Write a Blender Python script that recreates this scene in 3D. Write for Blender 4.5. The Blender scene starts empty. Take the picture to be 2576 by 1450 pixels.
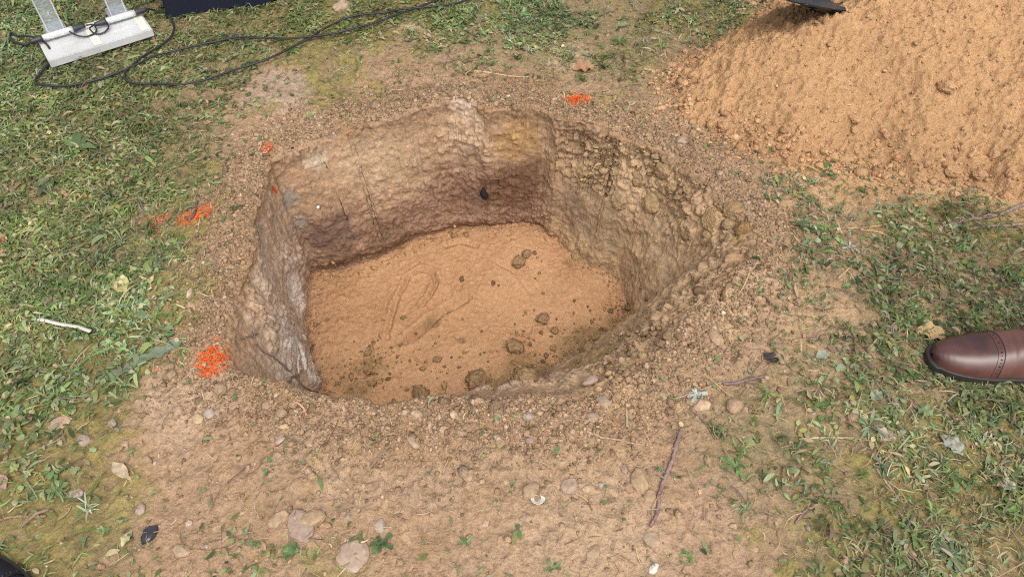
import bpy, bmesh, math, random
import numpy as np
from mathutils import Vector

# ------------------------------------------------------------------ camera, sky, sun, exposure
S = bpy.context.scene
H_CAM, PITCH, FPX = 1.2, math.radians(49.6), 1944.6          # focal length in units of a 2576 px wide frame
cam_d = bpy.data.cameras.new("camera"); cam = bpy.data.objects.new("camera", cam_d)
S.collection.objects.link(cam); S.camera = cam
cam.location = (0, 0, H_CAM); cam.rotation_euler = (math.pi / 2 - PITCH, 0, 0)
cam_d.sensor_width = 36; cam_d.lens = 36 * FPX / 2576; cam_d.clip_start = 0.01; cam_d.clip_end = 400

SUN_ELEV, SUN_AZ = math.radians(60), math.radians(165)        # azimuth from +Y towards +X
W = bpy.data.worlds.new("World"); S.world = W; W.use_nodes = True
nt = W.node_tree; bg = nt.nodes["Background"]
sky = nt.nodes.new("ShaderNodeTexSky"); sky.sky_type = 'NISHITA'; sky.sun_disc = False
sky.sun_elevation = SUN_ELEV; sky.sun_rotation = SUN_AZ; sky.air_density = 1.0; sky.dust_density = 6.0; sky.ozone_density = 1.0
hs = nt.nodes.new("ShaderNodeHueSaturation"); hs.inputs['Saturation'].default_value = 0.35
nt.links.new(sky.outputs[0], hs.inputs['Color']); nt.links.new(hs.outputs[0], bg.inputs[0])
bg.inputs[1].default_value = 0.15
sun_d = bpy.data.lights.new("sun", 'SUN'); sun_d.energy = 0.9; sun_d.angle = math.radians(60); sun_d.color = (1.0, 0.93, 0.84)
sun = bpy.data.objects.new("sun", sun_d); S.collection.objects.link(sun)
sv = Vector((math.sin(SUN_AZ) * math.cos(SUN_ELEV), math.cos(SUN_AZ) * math.cos(SUN_ELEV), math.sin(SUN_ELEV)))
sun.rotation_euler = sv.to_track_quat('Z', 'Y').to_euler(); sun.location = (1, 3, 4)
S.view_settings.view_transform = 'Standard'; S.view_settings.look = 'None'
S.view_settings.exposure = 0.52; S.view_settings.gamma = 1; S.view_settings.use_curve_mapping = False

S.cycles.use_denoising = False
S.cycles.filter_width = 1.15
rng = np.random.default_rng(7); random.seed(7)
F32 = np.float32

# ------------------------------------------------------------------ geometry of the view: pixel -> place on a level plane
def ray(x, y):
    a = (np.asarray(x, float) - 1288) / FPX; b = -(np.asarray(y, float) - 725) / FPX
    c, s = math.cos(PITCH), math.sin(PITCH)
    return np.stack([a, c + b * s, -s + b * c], -1)
def U(x, y, z=0.0):
    d = ray(x, y); t = (z - H_CAM) / d[..., 2]
    return d[..., :2] * t[..., None]
def proj(x, y, z=0.0):
    c, s = math.cos(PITCH), math.sin(PITCH); zz = z - H_CAM
    f = y * c - zz * s; u = y * s + zz * c
    f = np.maximum(f, 1e-3)
    return 1288 + FPX * x / f, 725 - FPX * u / f

# ------------------------------------------------------------------ numpy noise
def hsh(ix, iy, iz, seed):
    h = (ix.astype(np.uint32) * np.uint32(374761393) + iy.astype(np.uint32) * np.uint32(668265263)
         + iz.astype(np.uint32) * np.uint32(2147483647) + np.uint32((seed * 974711 + 12345) & 0xffffffff))
    h = (h ^ (h >> np.uint32(13))) * np.uint32(1274126177); h ^= h >> np.uint32(16)
    h = h * np.uint32(2246822519); h ^= h >> np.uint32(15)
    return (h & np.uint32(0xffffff)).astype(F32) / F32(16777216)
def vnoise(P, f, seed):
    q = P.astype(F32) * F32(f) + F32(211.7); i = np.floor(q).astype(np.int32); w = q - i
    w = w * w * w * (w * (w * 6 - 15) + 10); r = 0
    for dx in (0, 1):
        for dy in (0, 1):
            for dz in (0, 1):
                k = (w[:, 0] if dx else 1 - w[:, 0]) * (w[:, 1] if dy else 1 - w[:, 1]) * (w[:, 2] if dz else 1 - w[:, 2])
                r = r + k * hsh(i[:, 0] + dx, i[:, 1] + dy, i[:, 2] + dz, seed)
    return r * 2 - 1
def fbm(P, f, o, seed, g=0.5):
    r = 0; a = 1; t = 0
    for k in range(o):
        r = r + a * vnoise(P, f * 2.03 ** k, seed + k); t += a; a *= g
    return r / t
def bumps(P, f, seed, p=0.8, rmax=0.62):
    """heights of half-buried lumps, in metres"""
    q = P.astype(F32) * F32(f) + F32(97.3); b = np.floor(q - 0.5).astype(np.int32); best = np.zeros(len(P), F32)
    for dx in (0, 1):
        for dy in (0, 1):
            for dz in (0, 1):
                ix, iy, iz = b[:, 0] + dx, b[:, 1] + dy, b[:, 2] + dz
                r1 = hsh(ix, iy, iz, seed); r2 = hsh(ix, iy, iz, seed + 1); r3 = hsh(ix, iy, iz, seed + 2)
                r4 = hsh(ix, iy, iz, seed + 3)
                d2 = (ix + 0.5 + (r1 - 0.5) * 0.5 - q[:, 0]) ** 2 + (iy + 0.5 + (r2 - 0.5) * 0.5 - q[:, 1]) ** 2 + (iz + 0.5 + (r3 - 0.5) * 0.5 - q[:, 2]) ** 2
                rad = (0.2 + (rmax - 0.2) * r4 * r4)
                hh = np.sqrt(np.maximum(rad * rad - d2, 0)) * (hsh(ix, iy, iz, seed + 4) < p)
                best = np.maximum(best, hh)
    return best / f
def billow(P, f, seed):
    return np.abs(vnoise(P, f, seed)) + .5 * np.abs(vnoise(P, f * 1.9, seed + 1)) - .35
def sstep(a, b, x):
    t = np.clip((x - a) / (b - a), 0, 1); return t * t * (3 - 2 * t)
def v3(x, y, z=0.0):
    return np.stack([np.ravel(x), np.ravel(y), np.broadcast_to(np.ravel(z), np.ravel(x).shape)], -1).astype(F32)

# ------------------------------------------------------------------ materials
def nodes(name):
    m = bpy.data.materials.new(name); m.use_nodes = True
    return m, m.node_tree, m.node_tree.nodes["Principled BSDF"]
def earth_mat(name, attr=True, color=(.4, .3, .2), rough=0.95, mott=(0.72, 1.25), s1=95, s2=260, bump=0.65, dist=0.006, spec=0.12, vor=170, vw=.4):
    m, t, b = nodes(name); N, L = t.nodes, t.links
    tc = N.new("ShaderNodeTexCoord")
    n1 = N.new("ShaderNodeTexNoise"); n1.inputs['Scale'].default_value = s1; n1.inputs['Detail'].default_value = 4; n1.inputs['Roughness'].default_value = .6
    n2 = N.new("ShaderNodeTexNoise"); n2.inputs['Scale'].default_value = s2; n2.inputs['Detail'].default_value = 2
    vo = N.new("ShaderNodeTexVoronoi"); vo.inputs['Scale'].default_value = vor
    for n in (n1, n2, vo): L.new(tc.outputs['Object'], n.inputs['Vector'])
    add = N.new("ShaderNodeMath"); add.operation = 'MULTIPLY_ADD'; add.inputs[1].default_value = 0.5
    L.new(n2.outputs[0], add.inputs[0]); L.new(n1.outputs[0], add.inputs[2])
    mr = N.new("ShaderNodeMapRange"); mr.inputs[1].default_value = .5; mr.inputs[2].default_value = 1.0
    mr.inputs[3].default_value = mott[0]; mr.inputs[4].default_value = mott[1]; L.new(add.outputs[0], mr.inputs[0])
    mul = N.new("ShaderNodeVectorMath"); mul.operation = 'SCALE'
    if attr:
        at = N.new("ShaderNodeAttribute"); at.attribute_name = "Col"; L.new(at.outputs['Color'], mul.inputs[0])
    else:
        mul.inputs[0].default_value = color
    L.new(mr.outputs[0], mul.inputs['Scale']); L.new(mul.outputs[0], b.inputs['Base Color'])
    b.inputs['Roughness'].default_value = rough; b.inputs['Specular IOR Level'].default_value = spec
    h = N.new("ShaderNodeMath"); h.operation = 'SUBTRACT'; L.new(add.outputs[0], h.inputs[0])
    v2 = N.new("ShaderNodeMath"); v2.operation = 'MULTIPLY'; v2.inputs[1].default_value = vw
    L.new(vo.outputs['Distance'], v2.inputs[0]); L.new(v2.outputs[0], h.inputs[1])
    bp = N.new("ShaderNodeBump"); bp.inputs['Strength'].default_value = bump; bp.inputs['Distance'].default_value = dist
    L.new(h.outputs[0], bp.inputs['Height']); L.new(bp.outputs[0], b.inputs['Normal'])
    return m
def leaf_mat(name, attr=True, color=(.1, .15, .05), rough=.6, trans=.25):
    m, t, b = nodes(name); N, L = t.nodes, t.links
    tc = N.new("ShaderNodeTexCoord"); n1 = N.new("ShaderNodeTexNoise"); n1.inputs['Scale'].default_value = 260; n1.inputs['Detail'].default_value = 3
    L.new(tc.outputs['Object'], n1.inputs['Vector'])
    mr = N.new("ShaderNodeMapRange"); mr.inputs[3].default_value = .65; mr.inputs[4].default_value = 1.35; L.new(n1.outputs[0], mr.inputs[0])
    mul = N.new("ShaderNodeVectorMath"); mul.operation = 'SCALE'; L.new(mr.outputs[0], mul.inputs['Scale'])
    if attr:
        at = N.new("ShaderNodeAttribute"); at.attribute_name = "Col"; L.new(at.outputs['Color'], mul.inputs[0])
    else: mul.inputs[0].default_value = color
    L.new(mul.outputs[0], b.inputs['Base Color']); b.inputs['Roughness'].default_value = rough
    b.inputs['Specular IOR Level'].default_value = .35
    tr = N.new("ShaderNodeBsdfTranslucent"); L.new(mul.outputs[0], tr.inputs['Color'])
    mx = N.new("ShaderNodeMixShader"); mx.inputs[0].default_value = trans
    L.new(b.outputs[0], mx.inputs[1]); L.new(tr.outputs[0], mx.inputs[2]); L.new(mx.outputs[0], N["Material Output"].inputs['Surface'])
    return m
def plain_mat(name, color, rough=.5, spec=.5, metal=0, scale=80, var=.15, bump=0, dist=.001):
    m, t, b = nodes(name); N, L = t.nodes, t.links
    tc = N.new("ShaderNodeTexCoord"); n1 = N.new("ShaderNodeTexNoise"); n1.inputs['Scale'].default_value = scale; n1.inputs['Detail'].default_value = 5
    L.new(tc.outputs['Object'], n1.inputs['Vector'])
    mr = N.new("ShaderNodeMapRange"); mr.inputs[1].default_value = .3; mr.inputs[2].default_value = .7
    mr.inputs[3].default_value = 1 - var; mr.inputs[4].default_value = 1 + var; L.new(n1.outputs[0], mr.inputs[0])
    mul = N.new("ShaderNodeVectorMath"); mul.operation = 'SCALE'; mul.inputs[0].default_value = color
    L.new(mr.outputs[0], mul.inputs['Scale']); L.new(mul.outputs[0], b.inputs['Base Color'])
    b.inputs['Roughness'].default_value = rough; b.inputs['Specular IOR Level'].default_value = spec; b.inputs['Metallic'].default_value = metal
    if bump:
        bp = N.new("ShaderNodeBump"); bp.inputs['Strength'].default_value = bump; bp.inputs['Distance'].default_value = dist
        L.new(n1.outputs[0], bp.inputs['Height']); L.new(bp.outputs[0], b.inputs['Normal'])
    return m

M_soil = earth_mat("soil")
M_wall = earth_mat("cut_earth", mott=(.70, 1.28), s1=70, s2=230, bump=.42, dist=.006, vor=260, vw=.10)
M_sand = earth_mat("sand", mott=(.80, 1.16), s1=110, s2=280, bump=.65, dist=.006, vor=190)
M_floor = earth_mat("trodden_sand", mott=(.80, 1.16), s1=110, s2=240, bump=.4, dist=.005, vor=170)
M_stone = earth_mat("stone", rough=.8, mott=(.75, 1.2), s1=90, s2=300, bump=.25, dist=.002, spec=.3, vor=120)
M_leaf = leaf_mat("leaf")
M_dry = leaf_mat("dry_leaf", rough=.75, trans=.1)
M_bark = earth_mat("bark", rough=.85, mott=(.6, 1.3), s1=200, s2=500, bump=.6, dist=.002, vor=150)
M_paint = earth_mat("orange_paint", rough=.7, mott=(.8, 1.15), bump=.4, dist=.003, spec=.3)

# ------------------------------------------------------------------ mesh helpers
COL = S.collection
def tag(o, label=None, cat=None, group=None, kind=None):
    if label: o["label"] = label
    if cat: o["category"] = cat
    if group: o["group"] = group
    if kind: o["kind"] = kind
    return o
def link_mesh(name, V, faces, mat, col=None, smooth=True, parent=None, loc=None):
    """V (n,3); faces = an (m,k) array or a list of such arrays"""
    V = np.asarray(V, F32)
    if loc is not None: V = V - np.asarray(loc, F32)
    fl = faces if isinstance(faces, list) else [faces]
    fl = [np.asarray(f, np.int32) for f in fl if len(f)]
    me = bpy.data.meshes.new(name)
    me.vertices.add(len(V)); me.vertices.foreach_set("co", V.ravel())
    li = np.concatenate([f.ravel() for f in fl]); cnt = np.concatenate([np.full(len(f), f.shape[1], np.int32) for f in fl])
    me.loops.add(len(li)); me.loops.foreach_set("vertex_index", li)
    me.polygons.add(len(cnt)); me.polygons.foreach_set("loop_start", np.concatenate([[0], np.cumsum(cnt)[:-1]]).astype(np.int32))
    me.polygons.foreach_set("use_smooth", np.full(len(cnt), smooth))
    if col is not None:
        col = np.asarray(col, F32)
        if col.ndim == 1: col = np.broadcast_to(col, (len(V), 3))
        a = me.color_attributes.new("Col", 'FLOAT_COLOR', 'POINT')
        a.data.foreach_set("color", np.concatenate([col, np.ones((len(V), 1), F32)], 1).astype(F32).ravel())
    me.update(); me.validate()
    me.materials.append(mat)
    o = bpy.data.objects.new(name, me); COL.objects.link(o)
    if loc is not None: o.location = [float(c) for c in loc]
    if parent is not None: o.parent = parent
    return o
def empty(name, loc=(0, 0, 0), rz=0):
    o = bpy.data.objects.new(name, None); COL.objects.link(o); o.location = [float(c) for c in loc]; o.rotation_euler = (0, 0, rz); o.empty_display_size = .05
    return o
def gridfaces(nr, nc, wrap=False):
    r = np.arange(nr - 1)[:, None]; c = np.arange(nc if wrap else nc - 1)[None, :]
    c2 = (c + 1) % nc
    return np.stack([(r * nc + c).ravel(), (r * nc + c2).ravel(), ((r + 1) * nc + c2).ravel(), ((r + 1) * nc + c).ravel()], 1).astype(np.int32)
def catmull(P, n):
    P = np.asarray(P, float); Q = np.vstack([2 * P[0] - P[1], P, 2 * P[-1] - P[-2]])
    seg = len(P) - 1; u = np.linspace(0, seg, n); i = np.minimum(u.astype(int), seg - 1); t = (u - i)[:, None]
    a, b, c, d = Q[i], Q[i + 1], Q[i + 2], Q[i + 3]
    return .5 * (2 * b + (c - a) * t + (2 * a - 5 * b + 4 * c - d) * t ** 2 + (3 * b - a - 3 * c + d) * t ** 3)
def tube(P, R, k=8):
    P = np.asarray(P, float); n = len(P); R = np.broadcast_to(R, n)
    T = np.gradient(P, axis=0); T /= np.linalg.norm(T, axis=1)[:, None] + 1e-9
    up = np.array([0, 0, 1.0]); V = []
    for i in range(n):
        u = up if abs(T[i, 2]) < .9 else np.array([1.0, 0, 0])
        s = np.cross(T[i], u); s /= np.linalg.norm(s); w = np.cross(s, T[i])
        a = np.linspace(0, 2 * math.pi, k, endpoint=False)
        V.append(P[i] + R[i] * (np.cos(a)[:, None] * s + np.sin(a)[:, None] * w))
    V = np.vstack(V); f = gridfaces(n, k, True)
    V = np.vstack([V, P[0], P[-1]]); c0, c1 = len(V) - 2, len(V) - 1
    j = np.arange(k)
    caps = np.concatenate([np.stack([np.full(k, c0), (j + 1) % k, j], 1), np.stack([np.full(k, c1), (n - 1) * k + j, (n - 1) * k + (j + 1) % k], 1)])
    return V, [f, caps]
def merge(parts):
    V = []; fs = []; o = 0
    for v, f in parts:
        V.append(v)
        for g in (f if isinstance(f, list) else [f]): fs.append(np.asarray(g) + o)
        o += len(v)
    by = {}
    for g in fs: by.setdefault(g.shape[1], []).append(g)
    return np.vstack(V), [np.vstack(g) for g in by.values()]
_ico = {}
def ico(sub):
    if sub not in _ico:
        bm = bmesh.new(); bmesh.ops.create_icosphere(bm, subdivisions=sub, radius=1)
        bm.verts.ensure_lookup_table()
        _ico[sub] = (np.array([v.co[:] for v in bm.verts]), np.array([[v.index for v in f.verts] for f in bm.faces])); bm.free()
    return _ico[sub]

# ------------------------------------------------------------------ the pit in polar form about C
C = np.array([-0.02, 1.15]); D = 0.40; TW = 1.18
NS = 2400; TH = np.linspace(-math.pi, math.pi, NS, endpoint=False)
RIM = [(690, 408), (735, 388), (790, 362), (850, 342), (900, 328), (980, 314), (1060, 303), (1110, 292), (1160, 285), (1230, 306), (1300, 300), (1370, 306),
       (1400, 325), (1490, 337), (1560, 352), (1620, 372), (1690, 396), (1740, 430), (1790, 476), (1840, 522), (1885, 560), (1905, 600), (1890, 640), (1850, 675),
       (1825, 705), (1770, 752), (1720, 792), (1690, 832), (1650, 876), (1590, 926), (1500, 980), (1420, 1002), (1300, 1000), (1200, 1000), (1100, 1000), (1060, 1003),
       (1010, 1013), (960, 1022), (900, 1010), (810, 990), (720, 973), (650, 950), (595, 932), (572, 900), (576, 850), (588, 790), (602, 730), (625, 680), (645, 620), (640, 575), (652, 520), (672, 450)]
FLO = [(792, 693), (870, 688), (955, 663), (1007, 640), (1057, 612), (1091, 603), (1182, 590), (1270, 578), (1380, 577), (1396, 602), (1436, 640), (1483, 684), (1545, 705),
       (1563, 750), (1575, 800), (1592, 828), (1570, 856), (1430, 888), (1300, 945), (1240, 1010), (1180, 1100), (1130, 1190), (1000, 1225), (880, 1190), (835, 1090), (822, 1000), (795, 920), (780, 850),
       (781, 790), (786, 740)]
def polar(pts, z):
    w = U(np.array(pts)[:, 0], np.array(pts)[:, 1], z) - C
    a = np.arctan2(w[:, 1], w[:, 0]); r = np.hypot(w[:, 0], w[:, 1]); o = np.argsort(a)
    return np.interp(TH, np.concatenate([a[o] - 2 * math.pi, a[o], a[o] + 2 * math.pi]), np.tile(r[o], 3))
def smooth(a, n):
    k = np.hanning(n + 2)[1:-1]; k /= k.sum(); m = n
    return np.convolve(np.concatenate([a[-m:], a, a[:m]]), k, 'same')[m:-m]
R_rim = smooth(polar(RIM, 0.0), 9); R_flo = smooth(polar(FLO, -D), 15)
circ = v3(np.cos(TH) * .6, np.sin(TH) * .6)
R_rim = R_rim + .010 * fbm(circ, 14, 3, 900) + .006 * fbm(circ, 60, 3, 910)
R_flo = np.minimum(R_flo, R_rim - .004)
gap = R_rim - R_flo

# --- coverage maps, drawn coarsely over the ground: plants and moss (0..9), 26 columns x 15 rows
def row(left, right, mid='0'): return left + mid * (26 - len(left) - len(right)) + right
VEG = [row("77666766655777655565", ""), row("8876554333334556443", ""), row("8887542232100012331", ""), row("98876410", "112000000"),
       row("9888741", "13411210"), row("888763", "2434565"), row("887751", "2445676"), row("998752", "2345677"), row("987641", "1345667"),
       row("76531", "13445566"), row("6531", "344444678"), row("532", "345555678"), row("4321", "235555678"), row("333211", "23455667"), row("53221122331011001", "012456666"[-9:])]
MOS = [row("44333458874333334565", ""), row("4443334433332333455", ""), row("3433322374100012341", ""), row("3333321", "122000000"), row("4443342", "12400320"), row("334454", "0123453"),
       row("345431", "0112234"), row("344442", "0111233"), row("345553", "1212233"), row("567531", "0122233"), row("6783", "122223467"), row("7862", "222333467"),
       row("887410", "112334456"), row("786421", "12344455"), row("65432232320", "12344455")]
def tomap(rows):
    a = np.array([[int(c) for c in r] for r in rows], float) / 9
    assert a.shape == (15, 26); return a
VEG, MOS = tomap(VEG), tomap(MOS)
def sample(M, x, y):
    fx, fy = proj(x, y, 0.0)
    u = np.clip((fx - 50) / 99.0, 0, 24.999); v = np.clip((fy - 48) / 96.6, 0, 13.999)
    i, j = u.astype(int), v.astype(int); a, b = u - i, v - j
    val = M[j, i] * (1 - a) * (1 - b) + M[j, i + 1] * a * (1 - b) + M[j + 1, i] * (1 - a) * b + M[j + 1, i + 1] * a * b
    w = np.clip(np.maximum(np.maximum(-fx, fx - 2576), np.maximum(-fy, fy - 1450)) / 420, 0, 1); w = np.where(np.asarray(y) < .15, 1, w)   # beyond the drawn part: patchy turf
    nb = fbm(v3(x, y), 1.7, 2, 733).reshape(np.shape(x))
    return val * (1 - w) + w * (.62 + .3 * nb if M is VEG else .34 + .25 * nb)

# --- sand pile outline
PILE = U(*np.array([(2150, -170), (1975, -30), (1935, 12), (1870, 65), (1790, 125), (1720, 158), (1690, 190), (1693, 235), (1720, 285), (1790, 325), (1880, 360), (1950, 392), (2000, 412),
        (2080, 398), (2170, 402), (2240, 440), (2300, 460), (2400, 446), (2480, 470), (2576, 520), (2750, 590), (3050, 560), (3300, 300), (3300, 0), (2900, -160), (2500, -230)], float).T)
def pile_dist(x, y):
    P = np.stack([x, y], -1); n = len(PILE); best = np.full(x.shape, 9.0); inside = np.zeros(x.shape, bool)
    for i in range(n):
        a, b = PILE[i], PILE[(i + 1) % n]; e = b - a
        t = np.clip(((P - a) @ e) / (e @ e), 0, 1); d = np.hypot(P[..., 0] - a[0] - t * e[0], P[..., 1] - a[1] - t * e[1]); best = np.minimum(best, d)
        c = (a[1] > y) != (b[1] > y)
        inside ^= c & (x < (b[0] - a[0]) * (y - a[1]) / (b[1] - a[1] + 1e-12) + a[0])
    return np.where(inside, best, -best)

# --- ground + pit wall on one polar grid (rows 0..NW = wall from the bottom up to the rim, then the ground outwards)
NW = 150
tw = np.linspace(TW, 0, NW + 1)                                   # depth fraction
steps = [0.0]
dr = .0024
while steps[-1] < 1.75: steps.append(steps[-1] + dr); dr = min(dr * 1.008, .0055)
while steps[-1] < 60: steps.append(steps[-1] + dr); dr *= 1.22
og = np.array(steps[1:]); NR = NW + 1 + len(og)
gexp = np.where(gap > .08, .82, 1.0)
Rr = np.concatenate([R_rim[None] - gap[None] * (tw[:, None] ** gexp[None]), R_rim[None] + og[:, None]])
Zr = np.concatenate([-(D * tw)[:, None] * np.ones(NS)[None], np.zeros((len(og), NS))])
co, si = np.cos(TH)[None], np.sin(TH)[None]
X = C[0] + Rr * co; Y = C[1] + Rr * si
dist_rim = np.concatenate([np.zeros(NW + 1), og])[:, None] * np.ones(NS)[None]
P0 = v3(X, Y, 0.0)
gnd = np.concatenate([np.zeros(NW + 1, bool), np.ones(len(og), bool)])[:, None] & np.ones(NS, bool)[None]
und = (.014 * fbm(P0, 2.2, 3, 11) + .006 * fbm(P0, 9, 3, 21)).reshape(NR, NS)
far = sstep(1.2, 4.0, dist_rim)
backr = sstep(48, 66, np.degrees(TH)) * (1 - sstep(112, 135, np.degrees(TH)))
lip = (.012 + .030 * backr[None]) * np.exp(-(dist_rim / .085) ** 2) - .012 * np.exp(-dist_rim / .008)
Zr = Zr + np.where(gnd | (np.arange(NR) == NW)[:, None], und + lip, (und[NW] + lip[NW])[None] * np.clip(1 - np.concatenate([tw, np.zeros(len(og))])[:, None] * 2, 0, 1))
Gz0 = Zr.copy()
P = np.stack([X, Y, Zr], -1).astype(F32)
def gnormals(P):
    du = np.gradient(P, axis=0); dv = np.roll(P, -1, 1) - np.roll(P, 1, 1)
    n = np.cross(dv, du); n /= np.linalg.norm(n, axis=-1, keepdims=True) + 1e-12
    return n
N = gnormals(P)
N *= np.sign(np.where(gnd, N[..., 2], -(N[..., 0] * co + N[..., 1] * si)))[..., None]
Pf = P.reshape(-1, 3)
veg = sample(VEG, X, Y); mos = sample(MOS, X, Y)
veg = np.where(dist_rim > 2.5, .7, veg); mos = np.where(dist_rim > 2.5, .45, mos)
pd = pile_dist(X[NW + 1:], Y[NW + 1:]); pd = np.concatenate([np.full((NW + 1, NS), -1.0), pd])
# stains and rough zones of the pit wall, as soft balls in space
def wall_hit(fx, fy):
    d = ray(fx, fy); d = d / np.linalg.norm(d); t = np.linspace(.7, 3.4, 2200); q = np.array([0, 0, H_CAM]) + t[:, None] * d
    z = surf(q[:, 0], q[:, 1]); i = np.argmax(q[:, 2] < z); return q[i]
iNW = NW
def surf_polar(x, y, Zg):
    r = np.hypot(x - C[0], y - C[1]); a = np.arctan2(y - C[1], x - C[0])
    k = ((a + math.pi) / (2 * math.pi) * NS).astype(int) % NS
    rr, gp = R_rim[k], gap[k]
    o = np.concatenate([[0], og]); j = np.clip(np.searchsorted(o, r - rr) - 1, 0, len(o) - 2)
    f = np.clip((r - rr - o[j]) / (o[j + 1] - o[j]), 0, 1)
    zg = Zg[NW + j, k] * (1 - f) + Zg[NW + j + 1, k] * f
    tt = np.clip((rr - r) / gp, 0, TW) ** (1 / gexp[k])
    return np.where(r >= rr, zg, -D * tt)
def floor_z(x, y):
    p = v3(x, y); sh = np.shape(x)
    z = -D + .010 * fbm(p, 4, 2, 301).reshape(sh)
    for fx, fy, s, a in ((1230, 640, .16, .022), (1330, 600, .10, .02), (1450, 720, .10, .02), (1250, 905, .10, .008), (900, 720, .10, -.006)):
        c = U(fx, fy, -D); z = z + a * np.exp(-((x - c[0]) ** 2 + (y - c[1]) ** 2) / s ** 2)
    return z
def surf(x, y):
    z = surf_polar(x, y, Gz0); r = np.hypot(x - C[0], y - C[1]); a = np.arctan2(y - C[1], x - C[0])
    k = ((a + math.pi) / (2 * math.pi) * NS).astype(int) % NS
    return np.where(r < R_rim[k], np.maximum(z, floor_z(x, y)), z)

Zw = np.concatenate([-(D * tw), np.zeros(len(og))])[:, None] * np.ones(NS)[None]
wall = (~gnd)
b_s = bumps(Pf, 62, 31, .75).reshape(NR, NS); b_m = bumps(Pf, 34, 37, .45).reshape(NR, NS); b_l = bumps(Pf, 17, 43, .28).reshape(NR, NS)
b_xs = bumps(Pf, 110, 47, .8).reshape(NR, NS)
n_m = fbm(Pf, 26, 4, 51).reshape(NR, NS); n_l = fbm(Pf, 7, 3, 61).reshape(NR, NS); n_f = fbm(Pf, 90, 3, 71, .6).reshape(NR, NS)
patch = sstep(-.25, .35, n_l)
near = np.exp(-dist_rim / .12)
grassy = sstep(.15, .6, veg)
crumb = np.clip((near * 1.0 + .35 * (1 - grassy)) * (.45 + .75 * patch), 0, 1.2)
# the right bank is loose and lumpy near its top
right = np.zeros((NR, NS)); rightfront = np.zeros((NR, NS))
ang = np.degrees(TH)
right_a = sstep(-75, -40, ang) * (1 - sstep(62, 80, ang))
loose = right_a[None] * sstep(.50, .08, np.concatenate([tw, np.zeros(len(og))])[:, None] + .25 * n_l) * wall
bil1 = billow(Pf, 38, 131).reshape(NR, NS); bil2 = billow(Pf, 85, 135).reshape(NR, NS)
cr2 = .24 + .76 * np.clip(crumb, 0, 1)
disp_g = (.0075 * bil1 * (.5 + .8 * patch) + .0050 * bil2) * cr2 + (.7 * b_s * crumb + .5 * b_m * crumb * patch + .35 * b_l * crumb * near) * (1 - .55 * near) + .55 * b_xs * (.4 + crumb) + .004 * n_m + .0022 * n_f
tz = np.concatenate([tw, np.zeros(len(og))])[:, None]
blocky = np.floor((n_l + .35 * n_m) * 3.0 + .5) / 3.0
n_h = fbm(Pf * np.array([1, 1, 3.2], F32), 22, 3, 171).reshape(NR, NS)
P_ang0 = v3(np.cos(TH), np.sin(TH))
torn = sstep(.05, .40, n_l + .5 * n_h + .25 * n_m)
smear = fbm(P_ang0, 22, 3, 185); low_r = right_a[None] * sstep(.15, .45, tz)
disp_w = .004 * n_m + .003 * n_f + .010 * n_l + .006 * blocky * torn + (.0040 * bil1 + .0046 * bil2) * (.06 + .94 * np.maximum(torn, sstep(.34, .46, tz + .2 * n_l) * (1 - right_a[None]))) * (1 - .6 * low_r) + .0018 * n_h * (1 - .5 * low_r) + .004 * smear[None] * (1 - low_r) + .10 * b_xs + loose * (.12 * b_m + .14 * b_l + .15 * b_s + .018 * (np.floor((n_l * 1.2 + n_m) * 2.2) / 2.2) + .012 * bil1 + .006 * bil2)
front_l = sstep(-150, -175, ang) + sstep(140, 175, ang)
# vertical spade cuts on the back and left walls
P_ang = v3(np.cos(TH), np.sin(TH)); cuts = fbm(P_ang, 9, 3, 81)
smoothcut = sstep(.10, .34, cuts)[None] * (1 - right_a[None]) * sstep(.9, .35, tz + .3 * n_l)
disp_w = disp_w * (1 - .85 * smoothcut) - .007 * smoothcut
# undercut line where the sand begins at the back
disp_w = disp_w - .02 * (sstep(.86, .98, tz)) * (1 - right_a[None]) * wall
disp = np.where(gnd, disp_g, 0)
wfade = sstep(0, .10, tz)
dg_rim = disp_g[NW][None]
disp = np.where(gnd, disp_g, disp_w * wfade + disp_g * (1 - wfade)) * (1 - far)
# cracks parallel to the front-right edge
def seg_d(x, y, pts):
    b = np.full(np.shape(x), 9.0)
    for a, c in zip(pts[:-1], pts[1:]):
        e = c - a; t = np.clip(((x - a[0]) * e[0] + (y - a[1]) * e[1]) / (e @ e), 0, 1)
        b = np.minimum(b, np.hypot(x - a[0] - t * e[0], y - a[1] - t * e[1]))
    return b
for crk, wd, dp in (([(1395, 1022), (1440, 1010), (1480, 1000), (1512, 988)], .004, .03), ([(1560, 960), (1610, 925), (1640, 905)], .004, .02), ([(1440, 1110), (1470, 1125), (1500, 1120)], .003, .012),
                    ([(1810, 735), (1812, 760)], .005, .04), ([(1090, 690), (1095, 690)], .001, 0)):
    pts = U(*np.array(crk, float).T); s = seg_d(X[NW + 1:] + .004 * n_f[NW + 1:], Y[NW + 1:] + .004 * n_m[NW + 1:], pts)
    disp[NW + 1:] -= dp * np.exp(-(s / wd) ** 2)
P = P + N * disp[..., None].astype(F32)
GZ = P[..., 2].copy()
Gz_full = np.where(gnd | (np.arange(NR) == NW)[:, None], GZ, Gz0)

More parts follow.
